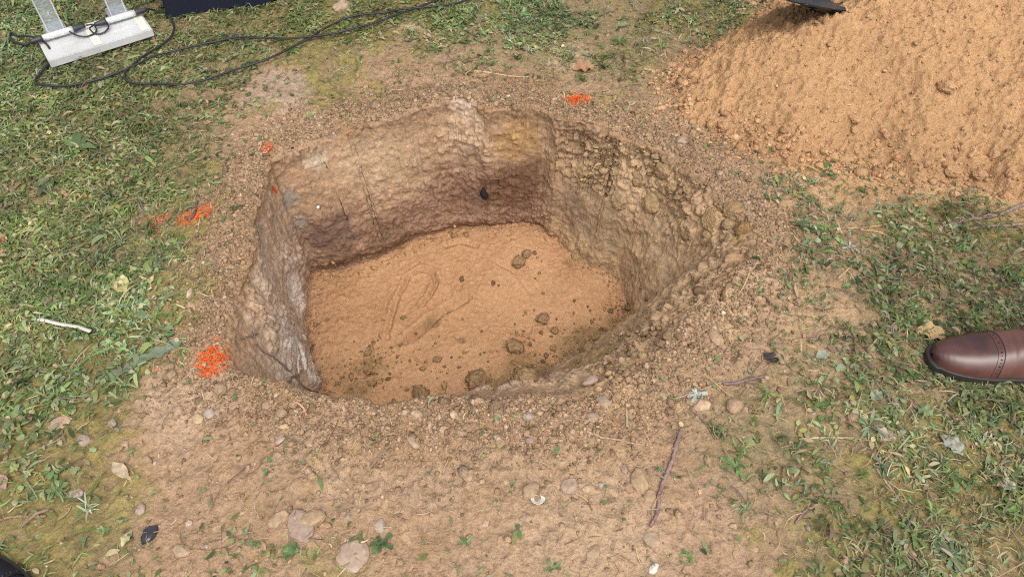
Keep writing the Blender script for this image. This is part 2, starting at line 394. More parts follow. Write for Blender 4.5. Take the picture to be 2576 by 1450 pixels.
# --- colours of the soil
def lerp(a, b, w): return a + (b - a) * w[..., None]
def K(*c): return np.array(c, F32)
tan, pink, dark, olive = K(.325, .213, .132), K(.360, .258, .176), K(.20, .135, .075), K(.20, .17, .05)
orange_s, sandc, greyb = K(.385, .252, .138), K(.43, .272, .140), K(.24, .195, .135)
c_g = np.broadcast_to(tan, (NR, NS, 3)).copy()
c_g = lerp(c_g, pink, sstep(-.1, .5, n_l) * .7)
c_g = lerp(c_g, K(.25, .165, .095), sstep(.0, .5, fbm(P0, 13, 4, 191).reshape(NR, NS) + .4 * n_f) * .65)
c_g = lerp(c_g, K(.265, .165, .088), np.clip(near * .9, 0, 1) * sstep(-.4, .3, n_m + n_l))
c_g = lerp(c_g, orange_s, sstep(.35, .75, X) * sstep(-.3, .3, n_l + .3) * .8)
c_g = lerp(c_g, K(.225, .175, .095), np.clip(grassy * .85 * (1 - sstep(.5, .9, X) * .5), 0, 1))
mossm = sstep(.28, .62, mos + .55 * n_l * .8 + .35 * n_m)
c_g = lerp(c_g, lerp(np.broadcast_to(K(.16, .135, .048), c_g.shape), K(.20, .175, .048), sstep(-.3, .4, n_f + n_m)), mossm * .7)
spill = sstep(-.10, .0, pd + .10 * n_l + .04 * n_m) * sstep(.5, .8, X) * sstep(1.75, 1.45, Y)
c_g = lerp(c_g, sandc, np.clip(spill * 1.0, 0, 1))
veg = veg * (1 - .8 * np.clip(spill, 0, 1))
for fx, fy, r, colr, k in ((1175, 275, .045, (.46, .35, .265), .9), (1200, 262, .02, (.46, .35, .265), .9), (1440, 150, .07, (.44, .315, .21), .7), (1040, 70, .05, (.40, .29, .21), .6), (700, 235, .10, (.36, .275, .205), .6), (1800, 790, .06, (.45, .315, .18), .7), (1900, 720, .05, (.40, .28, .19), .6), (1540, 985, .05, (.44, .29, .16), .8), (2100, 480, .07, (.44, .285, .165), .8), (2010, 500, .05, (.42, .27, .155), .6), (2120, 425, .11, (.42, .262, .132), 1.0), (2200, 455, .06, (.42, .262, .132), 1.0), (1320, 240, .12, (.27, .17, .095), .6), (1560, 330, .10, (.28, .18, .10), .6), (450, 1010, .09, (.37, .26, .175), .7), (1500, 1350, .16, (.38, .265, .17), .6), (2050, 790, .10, (.41, .275, .165), .6)):
    c = U(fx, fy); d = np.hypot(X - c[0], Y - c[1]); c_g = lerp(c_g, K(*colr), sstep(1.2, .6, d / r + .5 * n_m + .3 * n_l) * k)
for fx, fy, r, k in ((538, 910, .034, .75), (1446, 254, .036, .7), (500, 543, .034, .6), (396, 560, .03, .35), (672, 377, .016, .6)):        # paint soaked into the soil
    c = U(fx, fy); d = np.hypot(X - c[0], Y - c[1]); c_g = lerp(c_g, K(.60, .115, .022), sstep(1.35, .3, d / r + .5 * n_m + .9 * n_f) * k)
c_g = c_g * (1 + .16 * n_f[..., None] + .10 * n_m[..., None])
c_w = np.broadcast_to(K(.325, .212, .130), (NR, NS, 3)).copy()
c_w = lerp(c_w, K(.385, .262, .165), sstep(-.1, .4, n_l + .5 * n_m) * .8)
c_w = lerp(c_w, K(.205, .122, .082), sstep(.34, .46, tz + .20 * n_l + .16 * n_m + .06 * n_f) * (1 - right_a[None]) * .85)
c_w = lerp(c_w, K(.325, .222, .128), right_a[None] * np.ones_like(tz) * .85)
left_a = sstep(150, 165, ang) + sstep(-140, -158, ang)
STN = [(1290, 470, .085, (.14, .078, .048), .95), (1180, 500, .06, (.15, .085, .055), .8), (1330, 440, .05, (.15, .085, .05), .7), (840, 590, .06, (.15, .095, .07), .9), (980, 610, .07, (.16, .10, .06), .8),
       (860, 650, .05, (.15, .09, .06), .8), (1300, 365, .06, (.35, .215, .09), .7), (1000, 440, .10, (.36, .25, .155), .6), (930, 400, .09, (.375, .27, .175), .6), (1180, 292, .035, (.50, .37, .26), .95), (1200, 318, .025, (.50, .37, .26), .9),
       (795, 400, .03, (.42, .34, .25), .9), (725, 500, .03, (.26, .215, .18), .95), (745, 560, .03, (.27, .22, .18), .9), (800, 610, .03, (.13, .085, .065), .8), (742, 730, .06, (.62, .58, .55), .95), (715, 850, .075, (.50, .44, .39), .85), (720, 940, .06, (.42, .35, .29), .7),
       (655, 600, .05, (.36, .29, .24), .6), (660, 700, .07, (.42, .33, .25), .7), (1500, 560, .10, (.26, .19, .12), .7), (1430, 520, .06, (.22, .15, .10), .7), (1600, 480, .09, (.39, .275, .165), .7), (1800, 545, .05, (.42, .29, .16), .8), (1650, 650, .10, (.345, .25, .15), .7), (1880, 600, .04, (.25, .16, .07), .8),
       (1480, 900, .10, (.24, .165, .08), .8), (1330, 950, .08, (.21, .14, .065), .9)]
wsl = slice(0, NW + 1)
for fx, fy, r, colr, k in STN:
    c = wall_hit(fx, fy); d = np.sqrt((X[wsl] - c[0]) ** 2 + (Y[wsl] - c[1]) ** 2 + (Zw[wsl] - c[2]) ** 2)
    m = sstep(1.25, .55, d / r + .45 * n_m[wsl] + .35 * n_l[wsl]) * k
    c_w[wsl] = lerp(c_w[wsl], K(*colr), m)
white = left_a[None] * sstep(.15, .5, n_m + .4 * n_f + .2 * n_l) * sstep(.15, .5, tz)
c_w = lerp(c_w, K(.385, .295, .215), left_a[None] * sstep(.05, .35, tz) * .6)
c_w = lerp(c_w, K(.50, .455, .42), np.clip(white, 0, 1) * .42)
c_w = lerp(c_w, K(.36, .275, .20), smoothcut * wall * .55)
sm2 = sstep(.0, .5, fbm(P_ang, 7, 2, 187)[None] + .35 * n_m + .25 * n_l) * sstep(-.2, .3, n_l + .2) * (1 - right_a[None])
c_w = lerp(c_w, K(.40, .30, .21), sm2 * sstep(.6, .15, tz) * .35)
c_w = c_w * 1.12
c_w = c_w * (1 + .20 * n_f[..., None] + .14 * n_m[..., None])
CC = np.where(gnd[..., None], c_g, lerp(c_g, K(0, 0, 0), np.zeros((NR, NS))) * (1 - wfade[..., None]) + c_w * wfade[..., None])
CC = np.clip(CC, .02, .9)
Pf = P.reshape(-1, 3); Cf = CC.reshape(-1, 3)
gw = (NW + 1) * NS
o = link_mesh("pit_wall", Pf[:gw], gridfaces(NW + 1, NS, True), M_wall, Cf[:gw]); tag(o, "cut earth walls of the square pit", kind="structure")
g0 = NW * NS
o = link_mesh("ground", Pf[g0:], gridfaces(NR - NW, NS, True), M_soil, Cf[g0:]); tag(o, "bare tan soil and thin turf around the pit", kind="structure")

# ------------------------------------------------------------------ sandy pit floor
st = .0032
gx = np.arange(C[0] - .66, C[0] + .62, st); gy = np.arange(C[1] - .44, C[1] + .56, st); FX, FY = np.meshgrid(gx, gy)
fp = v3(FX, FY); sh = FX.shape
FZ = floor_z(FX, FY)
fn_l = fbm(fp, 8, 3, 320).reshape(sh); fn_m = fbm(fp, 30, 3, 330).reshape(sh); fn_f = fbm(fp, 110, 3, 340, .65).reshape(sh)
aa = ((np.arctan2(FY - C[1], FX - C[0]) + math.pi) / (2 * math.pi) * NS).astype(int) % NS
edge = R_flo[aa] - np.hypot(FX - C[0], FY - C[1])
ef = np.exp(-np.maximum(edge, 0) / .06)
roughz = np.clip(ef + sstep(.05, .4, fn_l) * .6, 0, 1)
fbil = billow(fp, 60, 345).reshape(sh) * .0035 + billow(fp, 120, 347).reshape(sh) * .0022
FZ += fbil * (.4 + .9 * sstep(-.1, .4, fn_l)) + .0035 * fn_m + .002 * fn_f + roughz * (bumps(fp, 70, 351, .6) * .8 + bumps(fp, 120, 355, .8) * .7).reshape(sh) + .25 * bumps(fp, 140, 357, .7).reshape(sh)
def groove(pts, wd, dp, ridge=.4):
    global FZ
    q = U(*np.array(pts, float).T, -D); s = seg_d(FX + .004 * fn_m, FY + .004 * fn_m, q)
    FZ = FZ - dp * np.exp(-(s / wd) ** 2) + dp * ridge * np.exp(-((s - 2 * wd) / wd) ** 2)
groove([(1010, 735), (1025, 700), (1058, 682), (1090, 694), (1098, 718), (1086, 745), (1062, 772)], .006, .012)
groove([(1005, 740), (985, 790), (975, 850)], .006, .008)
groove([(1020, 862), (1080, 812), (1120, 785), (1172, 757)], .010, .016, .3); groove([(1040, 850), (1085, 815)], .016, .012, .3)
groove([(1240, 838), (1330, 838)], .005, .010); groove([(1350, 834), (1400, 830), (1460, 836), (1520, 852)], .005, .010)
groove([(1120, 630), (1165, 622), (1200, 634)], .007, .007); groove([(1240, 855), (1243, 875), (1237, 890)], .003, .004)
groove([(1150, 850), (1162, 862)], .006, .006); groove([(960, 905), (985, 945), (1040, 950)], .006, .004); groove([(1060, 905), (1075, 918)], .01, .006)
groove([(1230, 665), (1300, 700), (1340, 745)], .006, .004); groove([(830, 850), (850, 860)], .008, .006)
cs = np.broadcast_to(K(.395, .228, .122), sh + (3,)).copy()
cs = lerp(cs, K(.335, .186, .094), sstep(-.2, .5, fn_l + .6 * fn_m) * .7)
drk = np.zeros(sh)
for fx, fy, s, k in ((1330, 960, .08, 1.0), (1480, 890, .10, .8), (1240, 990, .06, .8), (930, 930, .07, .55), (900, 985, .05, .6), (1090, 815, .03, .7), (1130, 780, .02, .5), (1100, 910, .03, .35), (860, 690, .04, .4), (1560, 820, .05, .6), (1430, 680, .04, .5)):
    c = U(fx, fy, -D); drk = np.maximum(drk, k * np.exp(-((FX - c[0]) ** 2 + (FY - c[1]) ** 2) / s ** 2))
dm = sstep(.25, .65, drk + .22 * fn_m + .12 * fn_f)
cs = lerp(cs, K(.21, .135, .065), dm * .85); FZ += dm * (.9 * bumps(fp, 48, 371, .6).reshape(sh) + .8 * bumps(fp, 85, 375, .8).reshape(sh))
cs = cs * (1 + .16 * fn_f[..., None] + .08 * fn_m[..., None])
nr, nc = sh
o = link_mesh("pit_floor", v3(FX, FY, FZ.ravel()), gridfaces(nr, nc), M_floor, cs.reshape(-1, 3)); tag(o, "trodden orange sand on the floor of the pit", kind="structure")

# ------------------------------------------------------------------ sand pile
st = .0036
gx = np.arange(PILE[:, 0].min() - .04, min(PILE[:, 0].max(), 2.35) + .04, st); gy = np.arange(PILE[:, 1].min() - .04, PILE[:, 1].max() + .04, st)
MX, MY = np.meshgrid(gx, gy); sh2 = MX.shape; mp = v3(MX, MY)
mn_l = fbm(mp, 5, 3, 401).reshape(sh2); mn_m = fbm(mp, 24, 3, 411).reshape(sh2); mn_f = fbm(mp, 80, 3, 421, .65).reshape(sh2)
PD = pile_dist(MX, MY) + .018 * mn_m + .03 * mn_l + .012 * mn_f
hm = .64 * np.maximum(PD, 0); cap = .62; hm = cap * (1 - np.exp(-hm / cap * 1.15))
hm = np.where(PD > 0, hm + .006 * sstep(0, .02, PD), PD * .5)
low = np.exp(-np.maximum(PD, 0) / .10)
MZb = surf_polar(MX, MY, Gz_full) + hm
mp3 = v3(MX, MY, MZb.ravel())
act = sstep(-.01, .03, PD)
mb = (billow(mp3, 42, 451) * .009 + billow(mp3, 85, 453) * .0085).reshape(sh2) + (bumps(mp3, 46, 431, .5) * .35).reshape(sh2) * (.35 + .9 * low + .5 * sstep(0, .4, mn_l)) + (bumps(mp3, 78, 435, .75) * 1.0).reshape(sh2) + (bumps(mp3, 130, 437, .85) * .9).reshape(sh2) + (bumps(mp3, 22, 441, .25) * .55).reshape(sh2) * (low + .1)
MZ = MZb + act * (mb + .012 * mn_l + .005 * mn_m + .003 * mn_f)
mc = np.broadcast_to(K(.425, .255, .130), sh2 + (3,)).copy()
mc = lerp(mc, K(.375, .222, .112), sstep(-.1, .5, mn_l) * .6); mc = lerp(mc, K(.43, .30, .19), sstep(1.15, 1.6, MX) * sstep(-.3, .4, mn_l + mn_m) * .5)
mc = mc * (1 + .14 * mn_f[..., None] + .08 * mn_m[..., None])
fc = gridfaces(*sh2); keep = (PD.ravel()[fc] > -.012).any(1); fc = fc[keep]
used = np.unique(fc); rem = np.full(sh2[0] * sh2[1], -1); rem[used] = np.arange(len(used))
pc = np.array([1.3, 1.9, 0])
o = link_mesh("sand_pile", v3(MX, MY, MZ.ravel())[used], rem[fc], M_sand, mc.reshape(-1, 3)[used], loc=pc)
tag(o, "tall heap of loose orange sand behind the pit on the right", "sand pile")

# ------------------------------------------------------------------ surface lookup for everything that lies on it
def bil(A, x0, y0, s, x, y):
    u = np.clip((x - x0) / s, 0, A.shape[1] - 1.001); v = np.clip((y - y0) / s, 0, A.shape[0] - 1.001)
    i, j = u.astype(int), v.astype(int); a, b = u - i, v - j
    return A[j, i] * (1 - a) * (1 - b) + A[j, i + 1] * a * (1 - b) + A[j + 1, i] * (1 - a) * b + A[j + 1, i + 1] * a * b
mpx0, mpy0, fx0, fy0 = gx[0], gy[0], FX[0, 0], FY[0, 0]
MZs = np.where(PD > -.012, MZ, -9)
def top(x, y):
    x = np.asarray(x, float); y = np.asarray(y, float)
    z = surf_polar(x, y, Gz_full); r = np.hypot(x - C[0], y - C[1]); k = ((np.arctan2(y - C[1], x - C[0]) + math.pi) / (2 * math.pi) * NS).astype(int) % NS
    z = np.where(r < R_rim[k], np.maximum(z, bil(FZ, fx0, fy0, .0032, x, y)), z)
    inm = (x > mpx0) & (x < gx[-1]) & (y > mpy0) & (y < gy[-1])
    return np.where(inm, np.maximum(z, bil(MZs, mpx0, mpy0, .0036, x, y)), z)
def hit(fx, fy):
    d = ray(fx, fy); d = d / np.linalg.norm(d); t = np.linspace(.6, 4.5, 3000); q = np.array([0, 0, H_CAM]) + t[:, None] * d
    z = top(q[:, 0], q[:, 1]); i = int(np.argmax(q[:, 2] < z)); return q[i]
def nrm(x, y, e=.012):
    return np.array(Vector((float(top(x - e, y) - top(x + e, y)), float(top(x, y - e) - top(x, y + e)), 2 * e)).normalized())
def fscale(p):                                                     # metres per frame unit at a place
    return (p[1] * math.cos(PITCH) - (p[2] - H_CAM) * math.sin(PITCH)) / FPX
def in_pit(x, y, m=0.0):
    r = np.hypot(x - C[0], y - C[1]); k = ((np.arctan2(y - C[1], x - C[0]) + math.pi) / (2 * math.pi) * NS).astype(int) % NS
    return r < R_rim[k] + m
#@@OBJECTS
# ------------------------------------------------------------------ turf: blades, clippings and small leaves
def ribbons(x, y, n_el, L, Wd, phi, lift, curl, roll, prof, bow=0.0, zoff=.001):
    """one ribbon per root, n_el cross-sections, draped on the ground"""
    n = len(x); k = len(prof); s = np.linspace(0, 1, k)[None]
    ph = phi[:, None] + curl[:, None] * s
    dx = np.cos(ph) * L[:, None] / (k - 1) * np.cos(lift)[:, None]; dy = np.sin(ph) * L[:, None] / (k - 1) * np.cos(lift)[:, None]
    px = x[:, None] + np.cumsum(dx, 1) - dx; py = y[:, None] + np.cumsum(dy, 1) - dy
    arch = L[:, None] * np.sin(lift)[:, None] * np.sin(s * math.pi * (1 - bow)) * .6
    gz = top(px.ravel(), py.ravel()).reshape(px.shape)
    gz0 = gz[:, :1]; gz = np.clip(gz, gz0 - .02, gz0 + .03)
    pz = gz + arch + zoff + rng.uniform(0, .006, n)[:, None]
    sx, sy = -np.sin(ph), np.cos(ph); cr, sr = np.cos(roll)[:, None], np.sin(roll)[:, None]
    w = .5 * Wd[:, None] * np.array(prof)[None]
    A = np.stack([px + sx * w * cr, py + sy * w * cr, pz + w * sr], -1); B = np.stack([px - sx * w * cr, py - sy * w * cr, pz - w * sr], -1)
    V = np.stack([A, B], 2).reshape(-1, 3)
    base = (np.arange(n) * k * 2)[:, None] + (np.arange(k - 1) * 2)[None]; base = base.ravel()
    return V, np.stack([base, base + 1, base + 3, base + 2], 1)
def turf_points(n, pw=1.0, lo=-.1, clump=11, seed=5, thr=(-.35, .35)):
    n = int(n * 1.95); x = rng.uniform(-2.6, 2.5, n); y = rng.uniform(-.25, 3.3, n)
    ok = rng.random(n) < np.clip((3.0 - np.hypot(x, y - 1.2)) / .8, 0, 1)
    x, y = x[ok], y[ok]; p = v3(x, y)
    d = sample(VEG, x, y); nz = fbm(p, clump, 3, seed) + .5 * fbm(p, 3.2, 2, seed + 9)
    d = np.clip(d, 0, 1) ** pw * np.clip(sstep(thr[0], thr[1], nz + (d - .45) * .9) + .06, 0, 1)
    d = np.where(in_pit(x, y, .012), 0, d)
    pdd = pile_dist(x, y); d = np.where(pdd > -.02 + rng.uniform(-.02, .03, len(x)), 0, d)
    r = np.hypot(x - C[0], y - C[1]); d = d * sstep(.0, .09, r - R_rim[((np.arctan2(y - C[1], x - C[0]) + math.pi) / (2 * math.pi) * NS).astype(int) % NS] + rng.uniform(0, .04, len(x)))
    sp = np.clip(spill_at(x, y), 0, 1); d = d * (1 - .85 * sp)
    k = rng.random(len(x)) < d
    return x[k], y[k]
def spill_at(x, y):
    p = v3(x, y); return sstep(-.10, .0, pile_dist(x, y) + .10 * fbm(p, 7, 3, 61)) * sstep(.5, .8, x) * sstep(1.75, 1.45, y)
def pick(n, pal, wts, jit=.18, hue=.06):
    pal = np.array(pal); c = pal[rng.choice(len(pal), n, p=np.array(wts) / sum(wts))]
    return c * (1 + rng.normal(0, jit, (n, 1))) * (1 + rng.normal(0, hue, (n, 3)))
GREEN = [(.122, .178, .050), (.172, .228, .078), (.215, .255, .120), (.265, .29, .17), (.080, .116, .038), (.255, .240, .075), (.37, .30, .175), (.235, .165, .10)]
GW_L, GW_R = [5, 5, 4.5, 2.6, 3, 1.6, 1.6, 1.4], [3.5, 3.5, 4, 4.2, 2.6, 1.6, 3.4, 4.0]
def colour_turf(x, y, w=None):
    n = len(x); a = pick(n, GREEN, GW_L); b = pick(n, GREEN, GW_R); m = (rng.random(n) < sstep(-.2, .5, x))[:, None]
    c = np.where(m, b, a); p = v3(x, y); t = fbm(p, 5, 3, 77)[:, None]; m2 = fbm(p, 2.5, 2, 79)[:, None]
    dk = fbm(p, 14, 2, 83)[:, None]; c = c * (1 + .5 * t + .5 * dk); return np.clip(c * (1 + m2 * np.array([.18, 0, -.1])), .01, .6)
Vs, Fs, Cs, off = [], [], [], 0
def addrib(V, F, c, k):
    global off
    Vs.append(V); Fs.append(F + off); Cs.append(np.repeat(c, k * 2, 0)); off += len(V)
x, y = turf_points(215000, seed=5, thr=(-.06, .20))                                        # clippings and grass blades lying every way
n = len(x); sc_ = np.exp(rng.normal(0, .35, n))
V, F = ribbons(x, y, 4, .0175 * sc_, .0022 * np.exp(rng.normal(0, .3, n)), rng.uniform(0, 6.283, n), rng.uniform(0, .6, n), rng.normal(0, 1.0, n), rng.uniform(-.9, .9, n), [.7, 1, .85, .1], bow=.35)
addrib(V, F, colour_turf(x, y), 4); print("blades", n)
x, y = turf_points(210000, seed=105, pw=1.0, thr=(-.08, .20))                             # small leaves
n = len(x)
V, F = ribbons(x, y, 5, .0135 * np.exp(rng.normal(0, .4, n)), .0062 * np.exp(rng.normal(0, .35, n)), rng.uniform(0, 6.283, n), rng.uniform(0, .7, n), rng.normal(0, .8, n), rng.uniform(-.6, .6, n), [.2, .75, 1, .8, .1], bow=.3)
addrib(V, F, colour_turf(x, y), 5); print("leaves", n)
# tufts: blades radiating from a crown
tx, ty = turf_points(5200, seed=205, pw=1.6)
m = rng.integers(7, 18, len(tx)); x = np.repeat(tx, m); y = np.repeat(ty, m); n = len(x)
tc = np.repeat(pick(len(tx), GREEN[:5], GW_L[:5], .25), m, 0)
V, F = ribbons(x + rng.normal(0, .003, n), y + rng.normal(0, .003, n), 5, .0215 * np.exp(rng.normal(0, .35, n)), .0026 * np.exp(rng.normal(0, .3, n)), rng.uniform(0, 6.283, n), rng.uniform(.25, .95, n), rng.normal(0, .5, n), rng.uniform(-.5, .5, n), [.8, 1, .9, .6, .1], bow=.15)
addrib(V, F, np.clip(tc * (1 + rng.normal(0, .15, (n, 1))), .01, .5), 5); print("tuft blades", n)
Vt = np.vstack(Vs); o = link_mesh("grass", Vt, np.vstack(Fs), M_leaf, np.vstack(Cs)); tag(o, "thin trampled grass and mown clippings on the soil", "grass", kind="stuff")
# stray green bits, straw and root fibres on the bare soil
Vs, Fs, Cs, off = [], [], [], 0
def bare_points(n, band=None):
    x = rng.uniform(-1.6, 1.6, n); y = rng.uniform(.25, 2.5, n); fx, fy = proj(x, y)
    k = (fx > -200) & (fx < 2800) & (fy > -100) & (fy < 1600) & ~in_pit(x, y, .004) & (pile_dist(x, y) < -.02); return x[k], y[k]
x, y = bare_points(7000); x2, y2 = bare_points(16000); k = rng.random(len(x2)) < sample(VEG, x2, y2) * (x2 > .35); x, y = np.concatenate([x, x2[k]]), np.concatenate([y, y2[k]]); n = len(x)
V, F = ribbons(x, y, 4, .020 * np.exp(rng.normal(0, .5, n)), .0013 * np.exp(rng.normal(0, .3, n)), rng.uniform(0, 6.283, n), rng.uniform(0, .3, n), rng.normal(0, .7, n), rng.uniform(-.6, .6, n), [.8, 1, .9, .4], bow=.3)
addrib(V, F, np.clip(pick(n, [(.34, .25, .13), (.24, .16, .09), (.14, .09, .055), (.42, .34, .20)], [3, 3, 2, 1.5]), .01, .7), 4)
x, y = bare_points(1400); k = rng.random(len(x)) < (.12 + .9 * sample(VEG, x, y) * sstep(-.1, .5, x)); x, y = x[k], y[k]; n = len(x)   # thin broken stems
V, F = ribbons(x, y, 7, .055 * np.exp(rng.normal(0, .4, n)), .0019 * np.exp(rng.normal(0, .3, n)), rng.uniform(0, 6.283, n), rng.uniform(0, .15, n), rng.normal(0, .35, n), rng.uniform(-.4, .4, n), [.6, .9, 1, 1, .9, .7, .3], bow=.3, zoff=.004)
addrib(V, F, np.clip(pick(n, [(.24, .165, .12), (.17, .115, .09), (.36, .26, .16), (.13, .095, .085)], [3, 2, 2, 1.5]), .01, .7), 7)
x, y = bare_points(2600); n = len(x)
V, F = ribbons(x, y, 5, .011 * np.exp(rng.normal(0, .4, n)), .005 * np.exp(rng.normal(0, .35, n)), rng.uniform(0, 6.283, n), rng.uniform(0, .8, n), rng.normal(0, 1., n), rng.uniform(-.6, .6, n), [.3, .8, 1, .7, .1], bow=.3)
addrib(V, F, np.clip(pick(n, [(.09, .15, .05), (.16, .22, .10), (.24, .17, .10), (.33, .24, .16)], [3, 3, 1.5, 1]), .01, .7), 5)
o = link_mesh("plant_litter", np.vstack(Vs), np.vstack(Fs), M_dry, np.vstack(Cs)); tag(o, "scattered straw, rootlets and leaf scraps on bare soil", "plant litter", kind="stuff")

# ------------------------------------------------------------------ loose crumbs and gravel
def lumps(x, y, r, col, sub=1, sink=.3, flat=.75, seed=0):
    V0, F0 = ico(sub); n = len(x); nv = len(V0)
    A = rng.normal(0, 1, (n, 3, 3)); Q, _ = np.linalg.qr(A)
    jit = 1 + rng.normal(0, .16, (n, nv))
    sc3 = np.exp(rng.normal(0, .22, (n, 1, 3)))
    V = np.einsum('nij,vj->nvi', Q, V0) * jit[..., None] * sc3 * r[:, None, None]; V[..., 2] *= flat
    z = top(x, y)
    V += np.stack([x, y, z + r * (flat - sink * 1.6)], -1)[:, None]
    F = (F0[None] + (np.arange(n) * nv)[:, None, None]).reshape(-1, 3)
    return V.reshape(-1, 3), F, np.repeat(col, nv, 0)
def rim_points(n, s, inner=-.0):
    k = rng.integers(0, NS, n); r = R_rim[k] + inner + np.abs(rng.normal(0, s, n)); return C[0] + r * np.cos(TH[k]), C[1] + r * np.sin(TH[k])
SOILP = [(.295, .195, .118), (.335, .228, .142), (.23, .152, .09), (.365, .262, .175)]
parts = []
x, y = rim_points(24000, .075, .004); n = len(x); parts.append(lumps(x, y, .0019 * np.exp(rng.normal(0, .45, n)), pick(n, SOILP, [4, 3, 3, 1], hue=.02), seed=1))
x, y = rim_points(230, .06, .008); n = len(x); parts.append(lumps(x, y, .0052 * np.exp(rng.normal(0, .35, n)), pick(n, SOILP, [4, 3, 3, 1], hue=.02), sub=2, sink=.4))
x, y = bare_points(13000); kk = rng.random(len(x)) > sample(VEG, x, y) * 1.1; x, y = x[kk], y[kk]; n = len(x)
parts.append(lumps(x, y, sub=1, sink=.45, r=.0022 * np.exp(rng.normal(0, .5, n)), col=pick(n, SOILP + [(.42, .33, .25), (.27, .22, .19)], [4, 3, 2, 2, .6, .4], hue=.025), seed=2))
x, y = bare_points(1300); kk = rng.random(len(x)) > sample(VEG, x, y) * 1.3; x, y = x[kk], y[kk]; n = len(x)
parts.append(lumps(x, y, .0038 * np.exp(rng.normal(0, .38, n)), pick(n, SOILP + [(.36, .28, .22), (.26, .21, .18)], [4, 3, 2, 3, 1, .6], hue=.025), sub=2, sink=.42, flat=.6))
# crumbs on the loose right bank
k = rng.choice(np.where((ang > -60) & (ang < 62))[0], 700); f = np.abs(rng.normal(0, .2, 700)) ; f = np.clip(f, 0, .95)
r = R_rim[k] - gap[k] * f; x, y = C[0] + r * np.cos(TH[k]), C[1] + r * np.sin(TH[k])
parts.append(lumps(x, y, .0036 * np.exp(rng.normal(0, .45, 700)), pick(700, [(.30, .205, .115), (.25, .168, .09), (.34, .235, .135)], [3, 2, 2], hue=.02), seed=3))
V = np.vstack([p[0] for p in parts]); oo = np.cumsum([0] + [len(p[0]) for p in parts[:-1]])
o = link_mesh("soil_crumbs", V, np.vstack([p[1] + a for p, a in zip(parts, oo)]), M_soil, np.clip(np.vstack([p[2] for p in parts]), .02, .7)); tag(o, "loose soil crumbs and grit strewn around the pit edge", "soil crumbs", kind="stuff")
# crumbs of sand rolled to the foot of the pile and dark crumbs on the pit floor
i = rng.integers(0, len(PILE) - 8, 1700); t = rng.random(1700)[:, None]; q = PILE[i] * (1 - t) + PILE[i + 1] * t + rng.normal(0, .03, (1700, 2)) + np.array([-.006, -.012])
n = len(q); parts = [lumps(q[:, 0], q[:, 1], .0034 * np.exp(rng.normal(0, .5, n)), pick(n, [(.45, .265, .14), (.40, .23, .115), (.48, .30, .17)], [3, 2, 2], hue=.02))]
x = rng.uniform(.45, 1.6, 4500); y = rng.uniform(1.25, 2.6, 4500); k = pile_dist(x, y) > .01; x, y = x[k], y[k]; n = len(x)
parts.append(lumps(x, y, .0022 * np.exp(rng.normal(0, .45, n)), pick(n, [(.43, .265, .14), (.41, .25, .13), (.46, .29, .16)], [3, 2, 2], hue=.02)))
V = np.vstack([p[0] for p in parts]); oo = np.cumsum([0] + [len(p[0]) for p in parts[:-1]])
o = link_mesh("sand_crumbs", V, np.vstack([p[1] + a for p, a in zip(parts, oo)]), M_sand, np.clip(np.vstack([p[2] for p in parts]), .02, .8)); tag(o, "small crumbs of orange sand on and below the heap", "sand crumbs", kind="stuff")
k = rng.integers(0, NS, 700); r = R_flo[k] - np.abs(rng.normal(0, .022, 700)) + .006; x, y = C[0] + r * np.cos(TH[k]), C[1] + r * np.sin(TH[k])
parts = [lumps(x, y, .0025 * np.exp(rng.normal(0, .45, 700)), pick(700, [(.27, .17, .09), (.36, .21, .105), (.22, .145, .08)], [2, 3, 1], hue=.02))]
for fx, fy, s, m_ in ((930, 920, .05, 70), (880, 980, .06, 70), (1100, 900, .06, 24), (1380, 880, .06, 60), (1250, 980, .07, 90), (1480, 890, .06, 90), (1200, 780, .22, 60), (1320, 660, .05, 14), (1560, 800, .03, 50)):
    c = U(fx, fy, -D); q = c + rng.normal(0, s, (m_, 2)); r_ = .0030 * np.exp(rng.normal(0, .45, m_))
    k = in_pit(q[:, 0], q[:, 1], -.03); q, r_ = q[k], r_[k]
    parts.append(lumps(q[:, 0], q[:, 1], r_, pick(len(q), [(.23, .145, .065), (.30, .19, .08), (.17, .11, .06)], [3, 2, 2])))
V = np.vstack([p[0] for p in parts]); oo = np.cumsum([0] + [len(p[0]) for p in parts[:-1]])
o = link_mesh("fallen_crumbs", V, np.vstack([p[1] + a for p, a in zip(parts, oo)]), M_soil, np.clip(np.vstack([p[2] for p in parts]), .02, .7)); tag(o, "dark soil crumbs fallen onto the sandy pit floor", "soil crumbs", kind="stuff")

